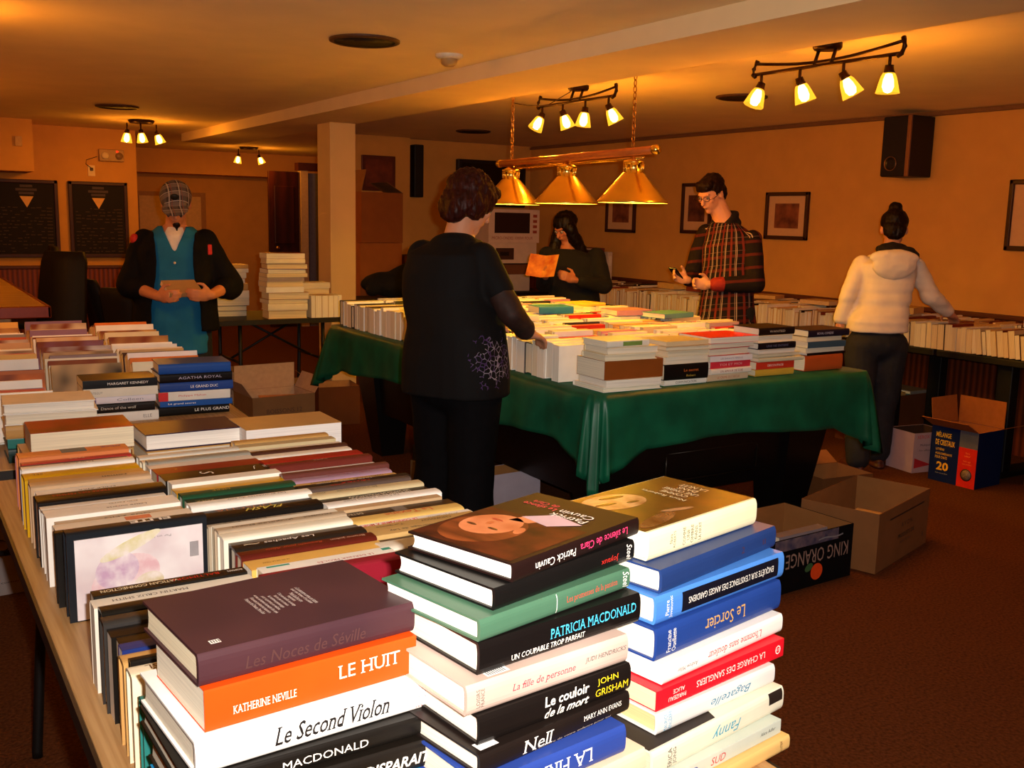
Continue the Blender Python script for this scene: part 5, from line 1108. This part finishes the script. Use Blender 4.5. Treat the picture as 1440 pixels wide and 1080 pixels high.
# --- the woman in black
loc = V((2.0, 3.65, 0)); t = empty('person', loc, 0, 'woman in black tunic and trousers with short auburn hair, reaching to the pool-table books', 'person')
R1 = V((.45, -.893, 0)); F1 = V((.893, .45, 0)); U = V((0, 0, 1))
hc = V((2.085, 3.70, 1.560)); hf = V((.86, .18, -.42)); hp, hax = head_prims(hc, hf)
pel = V((1.985, 3.64, .88)); ch = V((1.985, 3.70, 1.27)); nk = V((2.035, 3.72, 1.44))
shR, shL = V((2.065, 3.575, 1.335)), V((1.935, 3.84, 1.335)); elR, wrR = V((2.13, 3.44, 1.12)), V((2.245, 3.50, 1.035)); elL, wrL = V((2.10, 3.99, 1.13)), V((2.33, 3.95, 1.04))
hipR, hipL = V((2.025, 3.55, .84)), V((1.945, 3.73, .84)); knR, knL = V((2.02, 3.55, .47)), V((1.95, 3.72, .47)); anR, anL = V((2.0, 3.54, .09)), V((1.93, 3.73, .09))
torso = [('l', [(pel - U * .08, R1 * .17, F1 * .13), (pel + U * .08, R1 * .175, F1 * .135), (ch - U * .12, R1 * .15, F1 * .12), (ch, R1 * .16, F1 * .12), (ch + U * .06, R1 * .14, F1 * .10), (nk - U * .02, R1 * .07, F1 * .06)])]
dR = V((.8, .35, -.25)); hr = hand_prims(wrR, dR, (.1, .2, -1), (.1, .9, .1), .35); hl = hand_prims(wrL, (.85, -.3, -.2), (.1, 0, -1), (-.3, -.9, 0), .4)
blob(hp + torso + hr + hl + [('c', hc - hax[2] * .06 - hax[1] * .02, .055, nk - U * .02, .062), ('c', shR - U * .02, .042, elR, .04), ('c', elR, .038, wrR, .025), ('c', shL - U * .02, .042, elL, .04), ('c', elL, .038, wrL, .025), ('c', hipR, .08, knR, .055), ('c', knR, .05, anR, .035), ('c', hipL, .08, knL, .055), ('c', knL, .05, anL, .035)], .0075, 'body', m_skin, t, smooth=3)
eyes(t, hc, hax)
hr_ = [('e', hc + hax[2] * .035 - hax[1] * .026, (.098, .108, .098), hax), ('e', hc - hax[1] * .075 - hax[2] * .035, (.088, .055, .090), hax), ('e', hc + hax[0] * .066 - hax[1] * .025 - hax[2] * .01, (.034, .062, .075), hax), ('e', hc - hax[0] * .066 - hax[1] * .025 - hax[2] * .01, (.034, .062, .075), hax), ('e', hc + hax[1] * .06 + hax[2] * .075, (.07, .045, .035), hax),
       ('e', hc + hax[0] * .07 + hax[1] * .035 + hax[2] * .02, (.02, .03, .05), hax)]
blob(hr_, .0075, 'hair', hair_mat('#34100a'), t, .008, 42, 1, wstretch=(1.6, 1.6, .5))
def mat_tunic():
    m = bpy.data.materials.new('black_jersey'); m.use_nodes = True; nt = m.node_tree; N = nt.nodes; K = nt.links; b_ = N['Principled BSDF']; b_.inputs['Roughness'].default_value = .8; b_.inputs['Specular IOR Level'].default_value = .15
    tc = N.new('ShaderNodeTexCoord'); vo = N.new('ShaderNodeTexVoronoi'); vo.feature = 'DISTANCE_TO_EDGE'; vo.inputs['Scale'].default_value = 46; K.new(tc.outputs['Object'], vo.inputs['Vector'])
    lt = N.new('ShaderNodeMath'); lt.operation = 'LESS_THAN'; lt.inputs[1].default_value = .055; K.new(vo.outputs['Distance'], lt.inputs[0])
    ds = N.new('ShaderNodeVectorMath'); ds.operation = 'DISTANCE'; ds.inputs[1].default_value = (.045, -.215, .935); K.new(tc.outputs['Object'], ds.inputs[0])
    nz = N.new('ShaderNodeTexNoise'); nz.inputs['Scale'].default_value = 26; K.new(tc.outputs['Object'], nz.inputs['Vector'])
    ad = N.new('ShaderNodeMath'); ad.operation = 'MULTIPLY_ADD'; ad.inputs[1].default_value = .22; K.new(nz.outputs['Fac'], ad.inputs[0]); K.new(ds.outputs['Value'], ad.inputs[2])
    l2 = N.new('ShaderNodeMath'); l2.operation = 'LESS_THAN'; l2.inputs[1].default_value = .205; K.new(ad.outputs[0], l2.inputs[0])
    mu = N.new('ShaderNodeMath'); mu.operation = 'MULTIPLY'; K.new(lt.outputs[0], mu.inputs[0]); K.new(l2.outputs[0], mu.inputs[1])
    mx = N.new('ShaderNodeMix'); mx.data_type = 'RGBA'; mx.inputs[6].default_value = (.0045, .004, .0045, 1); cr = N.new('ShaderNodeValToRGB'); cr.color_ramp.elements[0].position = .42; cr.color_ramp.elements[0].color = (.07, .035, .12, 1); cr.color_ramp.elements[1].position = .58; cr.color_ramp.elements[1].color = (.30, .26, .32, 1); K.new(nz.outputs['Fac'], cr.inputs[0]); K.new(cr.outputs[0], mx.inputs[7]); K.new(mu.outputs[0], mx.inputs[0]); K.new(mx.outputs[2], b_.inputs['Base Color']); return m
tun = [('l', [(pel - U * .10, R1 * .235, F1 * .185), (pel + U * .02, R1 * .232, F1 * .182), (pel + U * .18, R1 * .205, F1 * .165), (ch - U * .08, R1 * .20, F1 * .165), (ch, R1 * .20, F1 * .16), (ch + U * .08, R1 * .175, F1 * .14), (nk - U * .03, R1 * .095, F1 * .09)]), ('c', shR, .070, elR * .55 + shR * .45, .064), ('c', shL, .070, elL * .55 + shL * .45, .066), ('e', nk - U * .055 - F1 * .03, (.115, .09, .055), (R1, F1, U)), ('e', ch + U * .06, (.17, .12, .07), (R1, F1, U))]
blob(tun, .009, 'tunic', mat_tunic(), t, .006, 6, 4, wstretch=(1, 1, .5))
sl = [('c', shR * .5 + elR * .5, .056, elR, .053), ('c', elR, .052, wrR + (wrR - elR) * -.12, .040), ('e', wrR - (wrR - elR) * .2, (.046, .046, .046))]
blob(sl, .008, 'sheer_sleeve', mat('#2a120b', .7, var=.4, scale=60), t, .005, 14)
blob([('c', shL * .5 + elL * .5, .056, elL, .053), ('c', elL, .052, wrL - (wrL - elL) * .12, .040)], .008, 'sheer_sleeve', mat('#2a120b', .7, var=.4, scale=60), t, .005, 14)
trs = [('e', pel - U * .06, (.19, .155, .13), (R1, F1, U)), ('c', hipR, .118, knR, .098), ('c', knR, .098, anR + U * .0, .105), ('c', hipL, .118, knL, .098), ('c', knL, .098, anL, .105)]
blob(trs, .011, 'trousers', mat('#08070a', .85, var=.2, spec=.1), t, .005, 7)
for a_ in (anR, anL): shoe(t, a_, F1, mat('#0c0908', .4))

# --- the man in plaid
loc = V((4.72, 4.92, 0)); t = empty('person', loc, 0, 'young man with glasses in a dark red plaid shirt looking at his phone', 'person')
R2 = V((-.25, .968, 0)); F2 = V((-.968, -.25, 0)); hc = V((4.625, 5.03, 1.690)); hf = V((-.86, -.16, -.46)); hp, hax = head_prims(hc, hf, 1.0)
pel = V((4.72, 4.93, .93)); ch = V((4.75, 4.96, 1.30)); nk = V((4.722, 4.99, 1.53)); shN, shF = V((4.79, 4.80, 1.415)), V((4.705, 5.14, 1.425)); elN, wrN = V((4.745, 4.70, 1.12)), V((4.525, 4.88, 1.105)); elF, wrF = V((4.66, 5.22, 1.13)), V((4.50, 5.075, 1.12))
hN, hF = V((4.745, 4.83, .92)), V((4.70, 5.02, .92)); kN, kF = V((4.72, 4.82, .50)), V((4.68, 5.02, .50)); aN, aF = V((4.74, 4.82, .09)), V((4.70, 5.03, .09))
torso = [('l', [(pel - U * .06, R2 * .15, F2 * .10), (pel + U * .15, R2 * .14, F2 * .095), (ch, R2 * .165, F2 * .11), (ch + U * .10, R2 * .13, F2 * .085), (nk - U * .02, R2 * .06, F2 * .055)])]
hn = hand_prims(wrN, (-.80, .55, .05), (-.35, -.55, .5), (-.2, .1, 1), .75); hf_ = hand_prims(wrF, (-.88, .2, .30), (.25, -.45, .75), (-.2, .3, .95), .5)
blob(hp + torso + hn + hf_ + [('c', hc - hax[2] * .06 - hax[1] * .02, .060, nk - U * .03, .066), ('c', shN - U * .035, .04, elN, .04), ('c', elN, .04, wrN, .026), ('c', shF - U * .035, .04, elF, .04), ('c', elF, .04, wrF, .026), ('c', hN, .08, kN, .055), ('c', kN, .052, aN, .04), ('c', hF, .08, kF, .055), ('c', kF, .052, aF, .04)], .007, 'body', mat('#d69a74', .5, var=.06, scale=20, spec=.3), t, smooth=3)
eyes(t, hc, hax)
hr_ = [('e', hc + hax[2] * .040 - hax[1] * .022, (.083, .098, .082), hax), ('e', hc - hax[1] * .070 - hax[2] * .015, (.072, .042, .075), hax), ('e', hc + hax[1] * .045 + hax[2] * .082, (.066, .046, .028), hax), ('e', hc + hax[0] * .070 - hax[1] * .008 + hax[2] * .030, (.012, .026, .04), hax), ('e', hc - hax[0] * .070 - hax[1] * .008 + hax[2] * .030, (.012, .026, .04), hax), ('e', hc + hax[1] * .072 + hax[2] * .062, (.05, .02, .026), hax)]
blob(hr_, .0075, 'hair', hair_mat('#1e0d08'), t, .008, 30, 1)
g = MB(); gm = mat('#1c1210', .3, .4)
for sg in (-1, 1):
    c_ = hc + hax[0] * .032 * sg + hax[1] * .098 + hax[2] * .002 - loc
    g.tube([c_ + hax[0] * (.026 * math.cos(q * PI / 8)) + hax[2] * (.015 * math.sin(q * PI / 8)) for q in range(16)], .0018, gm, 6, closed=True)
    g.tube([c_ + hax[0] * .026 * sg, c_ + hax[0] * .048 * sg - hax[1] * .01, c_ + hax[0] * .050 * sg - hax[1] * .10 + hax[2] * .004], .0018, gm, 6)
g.tube([hc + hax[0] * .007 * q + hax[1] * .104 + hax[2] * .006 - loc for q in (-1, 0, 1)], .0018, gm, 6); g.build('eyeglasses', t)
def mat_plaid(sleeve=False):
    m = bpy.data.materials.new('plaid_flannel'); m.use_nodes = True; nt = m.node_tree; N = nt.nodes; K = nt.links; b_ = N['Principled BSDF']; b_.inputs['Roughness'].default_value = .85; b_.inputs['Specular IOR Level'].default_value = .1
    tc = N.new('ShaderNodeTexCoord'); sp_ = N.new('ShaderNodeSeparateXYZ'); K.new(tc.outputs['Object'], sp_.inputs[0])
    def mth(op, a, b=None, c=None):
        n_ = N.new('ShaderNodeMath'); n_.operation = op
        for i, q in enumerate((a, b, c)):
            if q is None: continue
            if isinstance(q, (int, float)): n_.inputs[i].default_value = q
            else: K.new(q, n_.inputs[i])
        return n_.outputs[0]
    u_ = mth('ADD', mth('MULTIPLY', sp_.outputs[0], .55), mth('ADD', sp_.outputs[1], mth('MULTIPLY', sp_.outputs[2], .10))); z_ = mth('ADD', sp_.outputs[2], mth('MULTIPLY', sp_.outputs[1], .15))
    if not sleeve: u_ = mth('MULTIPLY', mth('ARCTAN2', mth('SUBTRACT', sp_.outputs[1], .03), mth('SUBTRACT', sp_.outputs[0], .015)), .17)
    def stripe(x, per, off, wd): return mth('LESS_THAN', mth('FRACT', mth('ADD', mth('DIVIDE', x, per), off)), wd)
    def mix(f_, a, c_):
        x = N.new('ShaderNodeMix'); x.data_type = 'RGBA'; K.new(f_, x.inputs[0])
        if isinstance(a, tuple): x.inputs[6].default_value = a
        else: K.new(a, x.inputs[6])
        x.inputs[7].default_value = c_; return x.outputs[2]
    k = mix(stripe(z_, .085, .1, .22), (.012, .007, .007, 1), (.075, .012, .010, 1))
    if not sleeve: k = mix(stripe(u_, .085, .55, .18), k, (.15, .02, .014, 1)); k = mix(stripe(z_, .085, .62, .05), k, (.10, .05, .04, 1))
    if sleeve: K.new(k, b_.inputs['Base Color']); return m
    k = mix(stripe(u_, .085, .0, .05), k, (.42, .30, .25, 1)); k = mix(stripe(u_, .085, .10, .03), k, (.35, .22, .18, 1)); K.new(k, b_.inputs['Base Color']); return m
mp_ = mat_plaid()
sh = [('l', [(pel - U * .16, R2 * .205, F2 * .165), (pel - U * .05, R2 * .198, F2 * .155), (pel + U * .1, R2 * .178, F2 * .13), (ch - U * .08, R2 * .185, F2 * .135), (ch + U * .04, R2 * .185, F2 * .135), (ch + U * .13, R2 * .165, F2 * .115), (nk - U * .03, R2 * .09, F2 * .085)]), ('e', shN - U * .012, (.062, .062, .060)), ('e', shF, (.066, .066, .066))]
slv = [[('c', shN - U * .012, .060, elN, .062), ('c', elN, .062, wrN - (wrN - elN) * .22, .046)], [('c', shF, .067, elF, .064), ('c', elF, .062, wrF - (wrF - elF) * .22, .046)]]
for q in slv: blob(q, .009, 'sleeve', mat_plaid(True), t, .006, 8)
blob(sh, .009, 'plaid_shirt', mp_, t, .006, 8)
blob([('c', nk - U * .05 + R2 * .055 + F2 * .05, .030, nk + U * .02 + R2 * .055 - F2 * .03, .026), ('c', nk - U * .05 - R2 * .055 + F2 * .05, .030, nk + U * .02 - R2 * .055 - F2 * .03, .026), ('c', nk + U * .025 - F2 * .058 - R2 * .04, .028, nk + U * .025 - F2 * .058 + R2 * .04, .028), ('c', nk - U * .03 - F2 * .05 - R2 * .05, .04, nk - U * .03 - F2 * .05 + R2 * .05, .04)], .008, 'shirt_collar', mat('#160c0b', .85), t)
blob([('c', wrN - (wrN - elN) * .25, .050, wrN - (wrN - elN) * .12, .047)], .007, 'cuff', mat('#8a1a12', .8), t)
blob([('e', pel - U * .05, (.165, .12, .11), (R2, F2, U)), ('c', hN, .098, kN, .075), ('c', kN, .075, aN, .07), ('c', hF, .098, kF, .075), ('c', kF, .075, aF, .07)], .011, 'jeans', mat('#14151c', .85, var=.3), t, .004, 10)
for a_ in (aN, aF): shoe(t, a_, F2, mat('#1a1410', .5))
ph = MB(); M = Matrix.Translation((4.405, 5.085, 1.168)) @ Matrix.Rotation(math.radians(14), 4, 'Z') @ Matrix.Rotation(math.radians(38), 4, 'Y') ; ph.bbox((-.058, -.030, -.005), (.058, .030, .005), mat('#0c0a0c', .25), .004, M); ph.box((-.050, -.026, .005), (.050, .026, .0056), mat('#1a1c24', .1), M)
o = ph.build('mobile_phone'); tag(o, 'small dark mobile phone held by the man in plaid', 'phone')

# --- the woman in the white jacket
loc = V((5.12, 4.03, 0)); t = empty('person', loc, 0, 'woman seen from behind in white jacket and dark jeans, leaning over the wall table', 'person')
R3 = V((.86, -.51, 0)); F3 = V((.51, .86, 0)); hc = V((5.268, 4.09, 1.485)); hf = V((.62, .55, -.42)); hp, hax = head_prims(hc, hf, .96)
pel = V((5.12, 4.035, .82)); wa = V((5.16, 4.05, 1.03)); ch = V((5.20, 4.07, 1.22)); nk = V((5.245, 4.085, 1.365)); shL, shR = V((5.080, 4.155, 1.265)), V((5.360, 3.985, 1.262)); elL, wrL = V((4.975, 4.15, 1.09)), V((4.965, 4.19, .90)); elR, wrR = V((5.475, 3.94, 1.08)), V((5.66, 3.93, .97))
hL, hR_ = V((5.045, 4.08, .77)), V((5.20, 3.99, .77)); kL, kR = V((5.02, 4.05, .43)), V((5.22, 4.02, .43)); aL, aR = V((4.985, 4.0, .10)), V((5.25, 4.06, .10))
torso = [('l', [(pel - U * .06, R3 * .16, F3 * .11), (wa, R3 * .125, F3 * .09), (ch, R3 * .15, F3 * .10), (nk - U * .05, R3 * .11, F3 * .07), (nk, R3 * .05, F3 * .05)])]
hl = hand_prims(wrL, (.05, .15, -1), (.8, .3, 0), (.3, .9, 0), .35); hr = hand_prims(wrR, (.9, .25, -.45), (0, 0, -1), (-.2, .95, .1), .45)
blob(hp + torso + hl + hr + [('c', hc - hax[2] * .06 - hax[1] * .02, .048, nk, .05), ('c', shL, .045, elL, .036), ('c', elL, .035, wrL, .023), ('c', shR, .045, elR, .036), ('c', elR, .035, wrR, .023), ('c', hL, .08, kL, .055), ('c', kL, .05, aL, .036), ('c', hR_, .08, kR, .055), ('c', kR, .05, aR, .036)], .0075, 'body', m_skin, t, smooth=3)
eyes(t, hc, hax, .96)
blob([('e', hc + hax[2] * .036 - hax[1] * .022, (.082, .098, .082), hax), ('e', hc - hax[1] * .060 - hax[2] * .03, (.070, .045, .070), hax), ('e', hc + hax[2] * .105 - hax[1] * .065, (.042, .042, .038), hax)], .0075, 'hair', hair_mat('#160a06'), t, .005, 34, 1)
m_white = mat('#e6d8c8', .8, var=.06, scale=14, spec=.15, bump=.15)
jk = [('l', [(pel + U * .045, R3 * .185, F3 * .135), (pel + U * .12, R3 * .178, F3 * .13), (wa, R3 * .160, F3 * .122), (ch - U * .05, R3 * .175, F3 * .13), (ch + U * .05, R3 * .178, F3 * .125), (nk - U * .04, R3 * .12, F3 * .09)]), ('c', shL, .060, elL, .054), ('c', elL, .053, wrL + U * .04, .043), ('c', shR, .060, elR, .054), ('c', elR, .055, wrR - (wrR - elR) * .15, .043)]
jo = blob(jk, .008, 'white_jacket', m_white, t, .009, 5, 3, wstretch=(.35, .35, 5))
blob([('e', ch - F3 * .125 + U * .05, (.135, .045, .085), (R3, F3, U)), ('e', ch - F3 * .115 + U * .095, (.15, .05, .05), (R3, F3, U))], .008, 'hood', m_white, t, .005, 12)
blob([('e', nk - F3 * .035 - U * .005, (.105, .075, .045), (R3, F3, U)), ('e', nk - F3 * .105 + R3 * .05 - U * .035, (.085, .055, .055), (R3, F3, U)), ('e', nk - F3 * .08 - R3 * .03 + U * .0, (.08, .05, .04), (R3, F3, U))], .008, 'scarf', mat('#1a100c', .9, var=.3, scale=30), t, .008, 16)
blob([('e', pel - U * .02, (.178, .13, .115), (R3, F3, U)), ('c', hL, .105, kL, .078), ('c', kL, .076, aL, .074), ('c', hR_, .105, kR, .078), ('c', kR, .076, aR, .074)], .01, 'jeans', mat('#1c1d26', .85, var=.3, scale=30), t, .005, 9)
for a_ in (aL, aR): shoe(t, a_, V((.3, .95, 0)) if a_ is aL else V((.6, .8, 0)), mat('#4a2012', .5))

# --- the woman at the far side of the pool table
loc = V((4.58, 6.5, 0)); t = empty('person', loc, 0, 'woman with long dark hair and dark coat reading a leaflet beyond the pool table', 'person')
R4 = V((-.84, .54, 0)); F4 = V((-.54, -.84, 0)); hc = V((4.515, 6.535, 1.44)); hf = V((-.92, -.22, -.55)); hp, hax = head_prims(hc, hf, .97)
pel = V((4.60, 6.48, .80)); ch = V((4.58, 6.52, 1.14)); nk = V((4.55, 6.54, 1.30)); shR, shL = V((4.42, 6.62, 1.22)), V((4.74, 6.42, 1.21)); elR, wrR = V((4.34, 6.54, 1.0)), V((4.23, 6.36, 1.07)); elL, wrL = V((4.70, 6.25, 1.0)), V((4.42, 6.24, 1.05))
lg = [(V((4.53, 6.54, .76)), V((4.53, 6.52, .42)), V((4.54, 6.56, .09))), (V((4.68, 6.44, .76)), V((4.68, 6.42, .42)), V((4.68, 6.46, .09)))]
P_ = hp + [('l', [(pel - U * .06, R4 * .15, F4 * .11), (ch, R4 * .15, F4 * .10), (nk, R4 * .055, F4 * .05)]), ('c', hc - hax[2] * .06 - hax[1] * .02, .048, nk, .052), ('c', shR, .045, elR, .037), ('c', elR, .035, wrR, .023), ('c', shL, .045, elL, .037), ('c', elL, .035, wrL, .023)] + hand_prims(wrR, (-.4, -.4, .55), (.5, -.5, .2), (.4, 0, .9), .6) + hand_prims(wrL, (-.85, .1, .3), (-.2, .6, .4), (-.1, 0, 1), .6)
for h_, k_, a_ in lg: P_ += [('c', h_, .08, k_, .055), ('c', k_, .05, a_, .036)]
blob(P_, .008, 'body', m_skin2, t, smooth=3); eyes(t, hc, hax, .97)
blob([('e', hc + hax[2] * .034 - hax[1] * .02, (.092, .102, .088), hax), ('c', hc + hax[0] * .07 - hax[1] * .03, .045, nk + R4 * .11 - U * .06, .05), ('c', hc - hax[0] * .068 + hax[1] * .018, .052, nk - R4 * .11 - U * .06, .05), ('e', nk - F4 * .07, (.13, .06, .13), (R4, F4, U))], .009, 'hair', hair_mat('#120806'), t, .008, 26, 1)
blob([('l', [(pel - U * .25, R4 * .21, F4 * .16), (pel, R4 * .20, F4 * .155), (ch, R4 * .195, F4 * .15), (ch + U * .08, R4 * .18, F4 * .12), (nk - U * .03, R4 * .10, F4 * .085)]), ('c', shR, .075, elR, .066), ('c', elR, .064, wrR - (wrR - elR) * .2, .05), ('c', shL, .075, elL, .066), ('c', elL, .064, wrL - (wrL - elL) * .2, .05)], .01, 'dark_coat', mat('#0d0a0a', .9, var=.3), t, .007, 8)
P_ = []
for h_, k_, a_ in lg: P_ += [('c', h_, .095, k_, .075), ('c', k_, .073, a_, .068)]
blob(P_, .011, 'trousers', mat('#121016', .9), t, .004, 9)
for h_, k_, a_ in lg: shoe(t, a_, F4, mat('#14100e', .5))
lf = MB(); M = Matrix.Translation((4.17, 6.30, 1.15)) @ Matrix.Rotation(math.radians(-58), 4, 'Z') @ Matrix.Rotation(math.radians(62), 4, 'X')
lf.box((-.12, -.09, -.001), (0, .09, .001), mat('#c87a30', .6, scale=14, h2='#8a2a14'), M @ Matrix.Rotation(.25, 4, 'Y')); lf.box((0, -.09, -.001), (.12, .09, .001), mat('#d89a40', .6, scale=14, h2='#a8401c'), M @ Matrix.Rotation(-.25, 4, 'Y'))
o = lf.build('leaflet'); tag(o, 'open orange and yellow leaflet held by the dark-haired woman beyond the pool table', 'leaflet')

# --- the man in the cap
loc = V((1.48, 6.22, 0)); t = empty('person', loc, 0, 'man in checked cap, black jacket and blue shirt looking down at a book', 'person')
R5 = V((-.966, .26, 0)); F5 = V((-.26, -.966, 0)); hc = V((1.478, 6.15, 1.545)); hf = V((-.24, -.80, -.56)); hp, hax = head_prims(hc, hf, 1.02)
pel = V((1.47, 6.20, .86)); ch = V((1.485, 6.235, 1.24)); nk = V((1.49, 6.235, 1.42)); shR, shL = V((1.325, 6.285, 1.325)), V((1.65, 6.195, 1.325)); elR, wrR = V((1.225, 6.25, 1.06)), V((1.325, 5.98, 1.015)); elL, wrL = V((1.765, 6.10, 1.06)), V((1.60, 5.89, 1.025))
lg = [(V((1.39, 6.27, .84)), V((1.38, 6.24, .46)), V((1.38, 6.28, .09))), (V((1.57, 6.16, .84)), V((1.58, 6.13, .46)), V((1.58, 6.17, .09)))]
P_ = hp + [('l', [(pel - U * .06, R5 * .16, F5 * .11), (ch, R5 * .17, F5 * .115), (ch + U * .12, R5 * .15, F5 * .09), (nk, R5 * .06, F5 * .06)]), ('c', hc - hax[2] * .06 - hax[1] * .02, .055, nk - U * .02, .062), ('c', shR, .05, elR, .042), ('c', elR, .042, wrR, .029), ('c', shL, .05, elL, .042), ('c', elL, .042, wrL, .029)]
P_ += hand_prims(wrR, (.35, -.85, .05), (.7, .35, .35), (-.1, -.1, 1), .55) + hand_prims(wrL, (-.8, -.25, .0), (.1, .75, .35), (.1, -.2, 1), .55)
for h_, k_, a_ in lg: P_ += [('c', h_, .085, k_, .058), ('c', k_, .054, a_, .04)]
blob(P_, .0075, 'body', mat('#c88258', .5, var=.08, scale=20, spec=.3), t, smooth=3); eyes(t, hc, hax, 1.02)
blob([('e', hc + hax[1] * .075 - hax[2] * .10, (.022, .014, .022), hax), ('c', hc + hax[1] * .088 - hax[2] * .112, .008, hc + hax[1] * .088 - hax[2] * .150, .004)], .005, 'goatee', hair_mat('#1c0e08'), t, .002, 50, 1)
def mat_check():
    m = bpy.data.materials.new('checked_cotton'); m.use_nodes = True; nt = m.node_tree; N = nt.nodes; K = nt.links; b_ = N['Principled BSDF']; b_.inputs['Roughness'].default_value = .85
    tc = N.new('ShaderNodeTexCoord'); mp = N.new('ShaderNodeMapping'); mp.inputs['Location'].default_value = -(hc - loc); K.new(tc.outputs['Object'], mp.inputs[0]); sp_ = N.new('ShaderNodeSeparateXYZ'); K.new(mp.outputs[0], sp_.inputs[0])
    def mth(op, *a):
        n_ = N.new('ShaderNodeMath'); n_.operation = op
        for i, q in enumerate(a):
            if isinstance(q, (int, float)): n_.inputs[i].default_value = q
            else: K.new(q, n_.inputs[i])
        return n_.outputs[0]
    u_ = sp_.outputs[0]; z_ = mth('ADD', sp_.outputs[2], mth('MULTIPLY', sp_.outputs[1], .5)); prev = None
    for x_, per, off, wd, col_ in ((u_, .056, .3, .42, (.02, .014, .014, 1)), (z_, .060, .2, .38, (.16, .12, .10, 1)), (u_, .056, .12, .10, (.42, .36, .32, 1)), (z_, .060, .75, .09, (.38, .33, .30, 1)), (u_, .056, .86, .07, (.20, .05, .03, 1))):
        f_ = mth('LESS_THAN', mth('FRACT', mth('ADD', mth('DIVIDE', x_, per), off)), wd); x = N.new('ShaderNodeMix'); x.data_type = 'RGBA'
        sc = mth('MULTIPLY', f_, .75); K.new(sc, x.inputs[0]); x.inputs[7].default_value = col_
        if prev is None: x.inputs[6].default_value = (.075, .058, .055, 1)
        else: K.new(prev, x.inputs[6])
        prev = x.outputs[2]
    K.new(prev, b_.inputs['Base Color']); return m
cap = [('e', hc + hax[2] * .040 - hax[1] * .010, (.092, .108, .092), hax), ('c', hc + hax[1] * .07 + hax[2] * .048 - hax[0] * .05, .012, hc + hax[1] * .165 + hax[2] * .020 - hax[0] * .035, .008), ('c', hc + hax[1] * .07 + hax[2] * .048 + hax[0] * .05, .012, hc + hax[1] * .165 + hax[2] * .020 + hax[0] * .035, .008),
       ('e', hc + hax[1] * .115 + hax[2] * .034, (.078, .072, .010), hax)]
blob(cap, .006, 'checked_cap', mat_check(), t, smooth=3)
blob([('e', hc + hax[1] * .088 + hax[2] * .10, (.026, .012, .022), hax)], .005, 'cap_badge', mat('#100c0c', .6), t)
blob([('e', hc - hax[1] * .05 - hax[2] * .03, (.078, .050, .060), hax)], .008, 'hair', hair_mat('#1c0e08'), t, .004, 40, 1)
blob([('l', [(ch + U * .02, R5 * .08, F5 * .128), (ch + U * .12, R5 * .085, F5 * .11), (nk - U * .01, R5 * .068, F5 * .068)])], .008, 'white_undershirt', mat('#e8dcd0', .8), t)
def vcut(p):
    q = p - ch; x_ = q.dot(R5); f_ = q.dot(F5); return f_ > 0 and p.z > 1.26 and abs(x_) < (p.z - 1.26) * .42
blob([('l', [(pel - U * .20, R5 * .205, F5 * .150), (pel, R5 * .195, F5 * .150), (ch - U * .12, R5 * .185, F5 * .145), (ch, R5 * .19, F5 * .145), (ch + U * .10, R5 * .18, F5 * .125), (nk - U * .01, R5 * .10, F5 * .088)])], .008, 'blue_shirt', mat('#1c6a96', .75, var=.12, scale=10, spec=.2), t, .006, 7, cut=vcut, solid=.003)
bt = MB()
for z_ in (1.20, 1.08, .955, .845): bt.lathe([(0, .003), (.007, .002), (.008, 0), (.006, -.003), (0, -.003)], mat('#d8c8b0', .3), 12, Matrix.Translation(ch + F5 * .152 + U * (z_ - ch.z) - loc) @ Matrix(( R5, U, F5)).transposed().to_4x4())
bt.build('buttons', t)
def jcut(p):
    q = p - ch; x_ = q.dot(R5); f_ = q.dot(F5); return f_ > -.02 and abs(x_) < .118 + .02 * math.sin(p.z * 9) and p.z < 1.46
blob([('l', [(pel - U * .06, R5 * .25, F5 * .185), (pel + U * .1, R5 * .24, F5 * .18), (ch - U * .05, R5 * .235, F5 * .175), (ch + U * .03, R5 * .225, F5 * .17), (ch + U * .10, R5 * .19, F5 * .14), (nk - U * .02, R5 * .105, F5 * .10)]), ('c', shR, .072, elR, .082), ('c', shL, .072, elL, .082), ('c', elR, .080, elR * .66 + wrR * .34, .062), ('c', elL, .080, elL * .66 + wrL * .34, .062)], .009, 'black_jacket', mat('#0c0a0c', .85, var=.3, spec=.15), t, .009, 7, cut=jcut, solid=.006)
rd = MB(); rd.bbox((-.012, -.006, -.03), (.012, .006, .03), mat('#c8241c', .6), .004, Matrix.Translation(V((1.63, 6.01, 1.28)) - loc)); rd.build('red_tag', t)
blob([('e', V((1.262, 6.265, 1.33)), (.028, .03, .035), (R5, F5, U))], .006, 'red_patch', mat('#b8241a', .7), t)
P_ = []
for h_, k_, a_ in lg: P_ += [('c', h_, .10, k_, .08), ('c', k_, .078, a_, .078)]
blob(P_, .011, 'jeans', mat('#181a24', .85, var=.3), t, .005, 9)
for h_, k_, a_ in lg: shoe(t, a_, F5, mat('#14100e', .5))
Mb = Matrix.Translation((1.345, 5.90, 1.03))
bk = book(.20, .14, .028, '#a8845c', (1.36, 5.93, 1.035), math.radians(-24), label='tan book held open-side up by the man in the cap', hard=False, parts=True, page='#e8d4b0'); bk.rotation_euler = (math.radians(28), 0, math.radians(10)); bk.location = (1.36, 5.88, 1.015)
# --- black coat thrown over the side table
t = blob([('e', V((4.0, 8.52, .88)), (.34, .17, .12)), ('c', V((3.74, 8.45, .83)), .06, V((4.02, 8.50, .93)), .10), ('c', V((4.02, 8.50, .93)), .10, V((4.24, 8.50, 1.02)), .11)], .012, 'black_coat', mat('#0b0909', .9, var=.3), None, .012, 8)
tag(t, 'black coat heaped on the side table right of the column', 'coat')
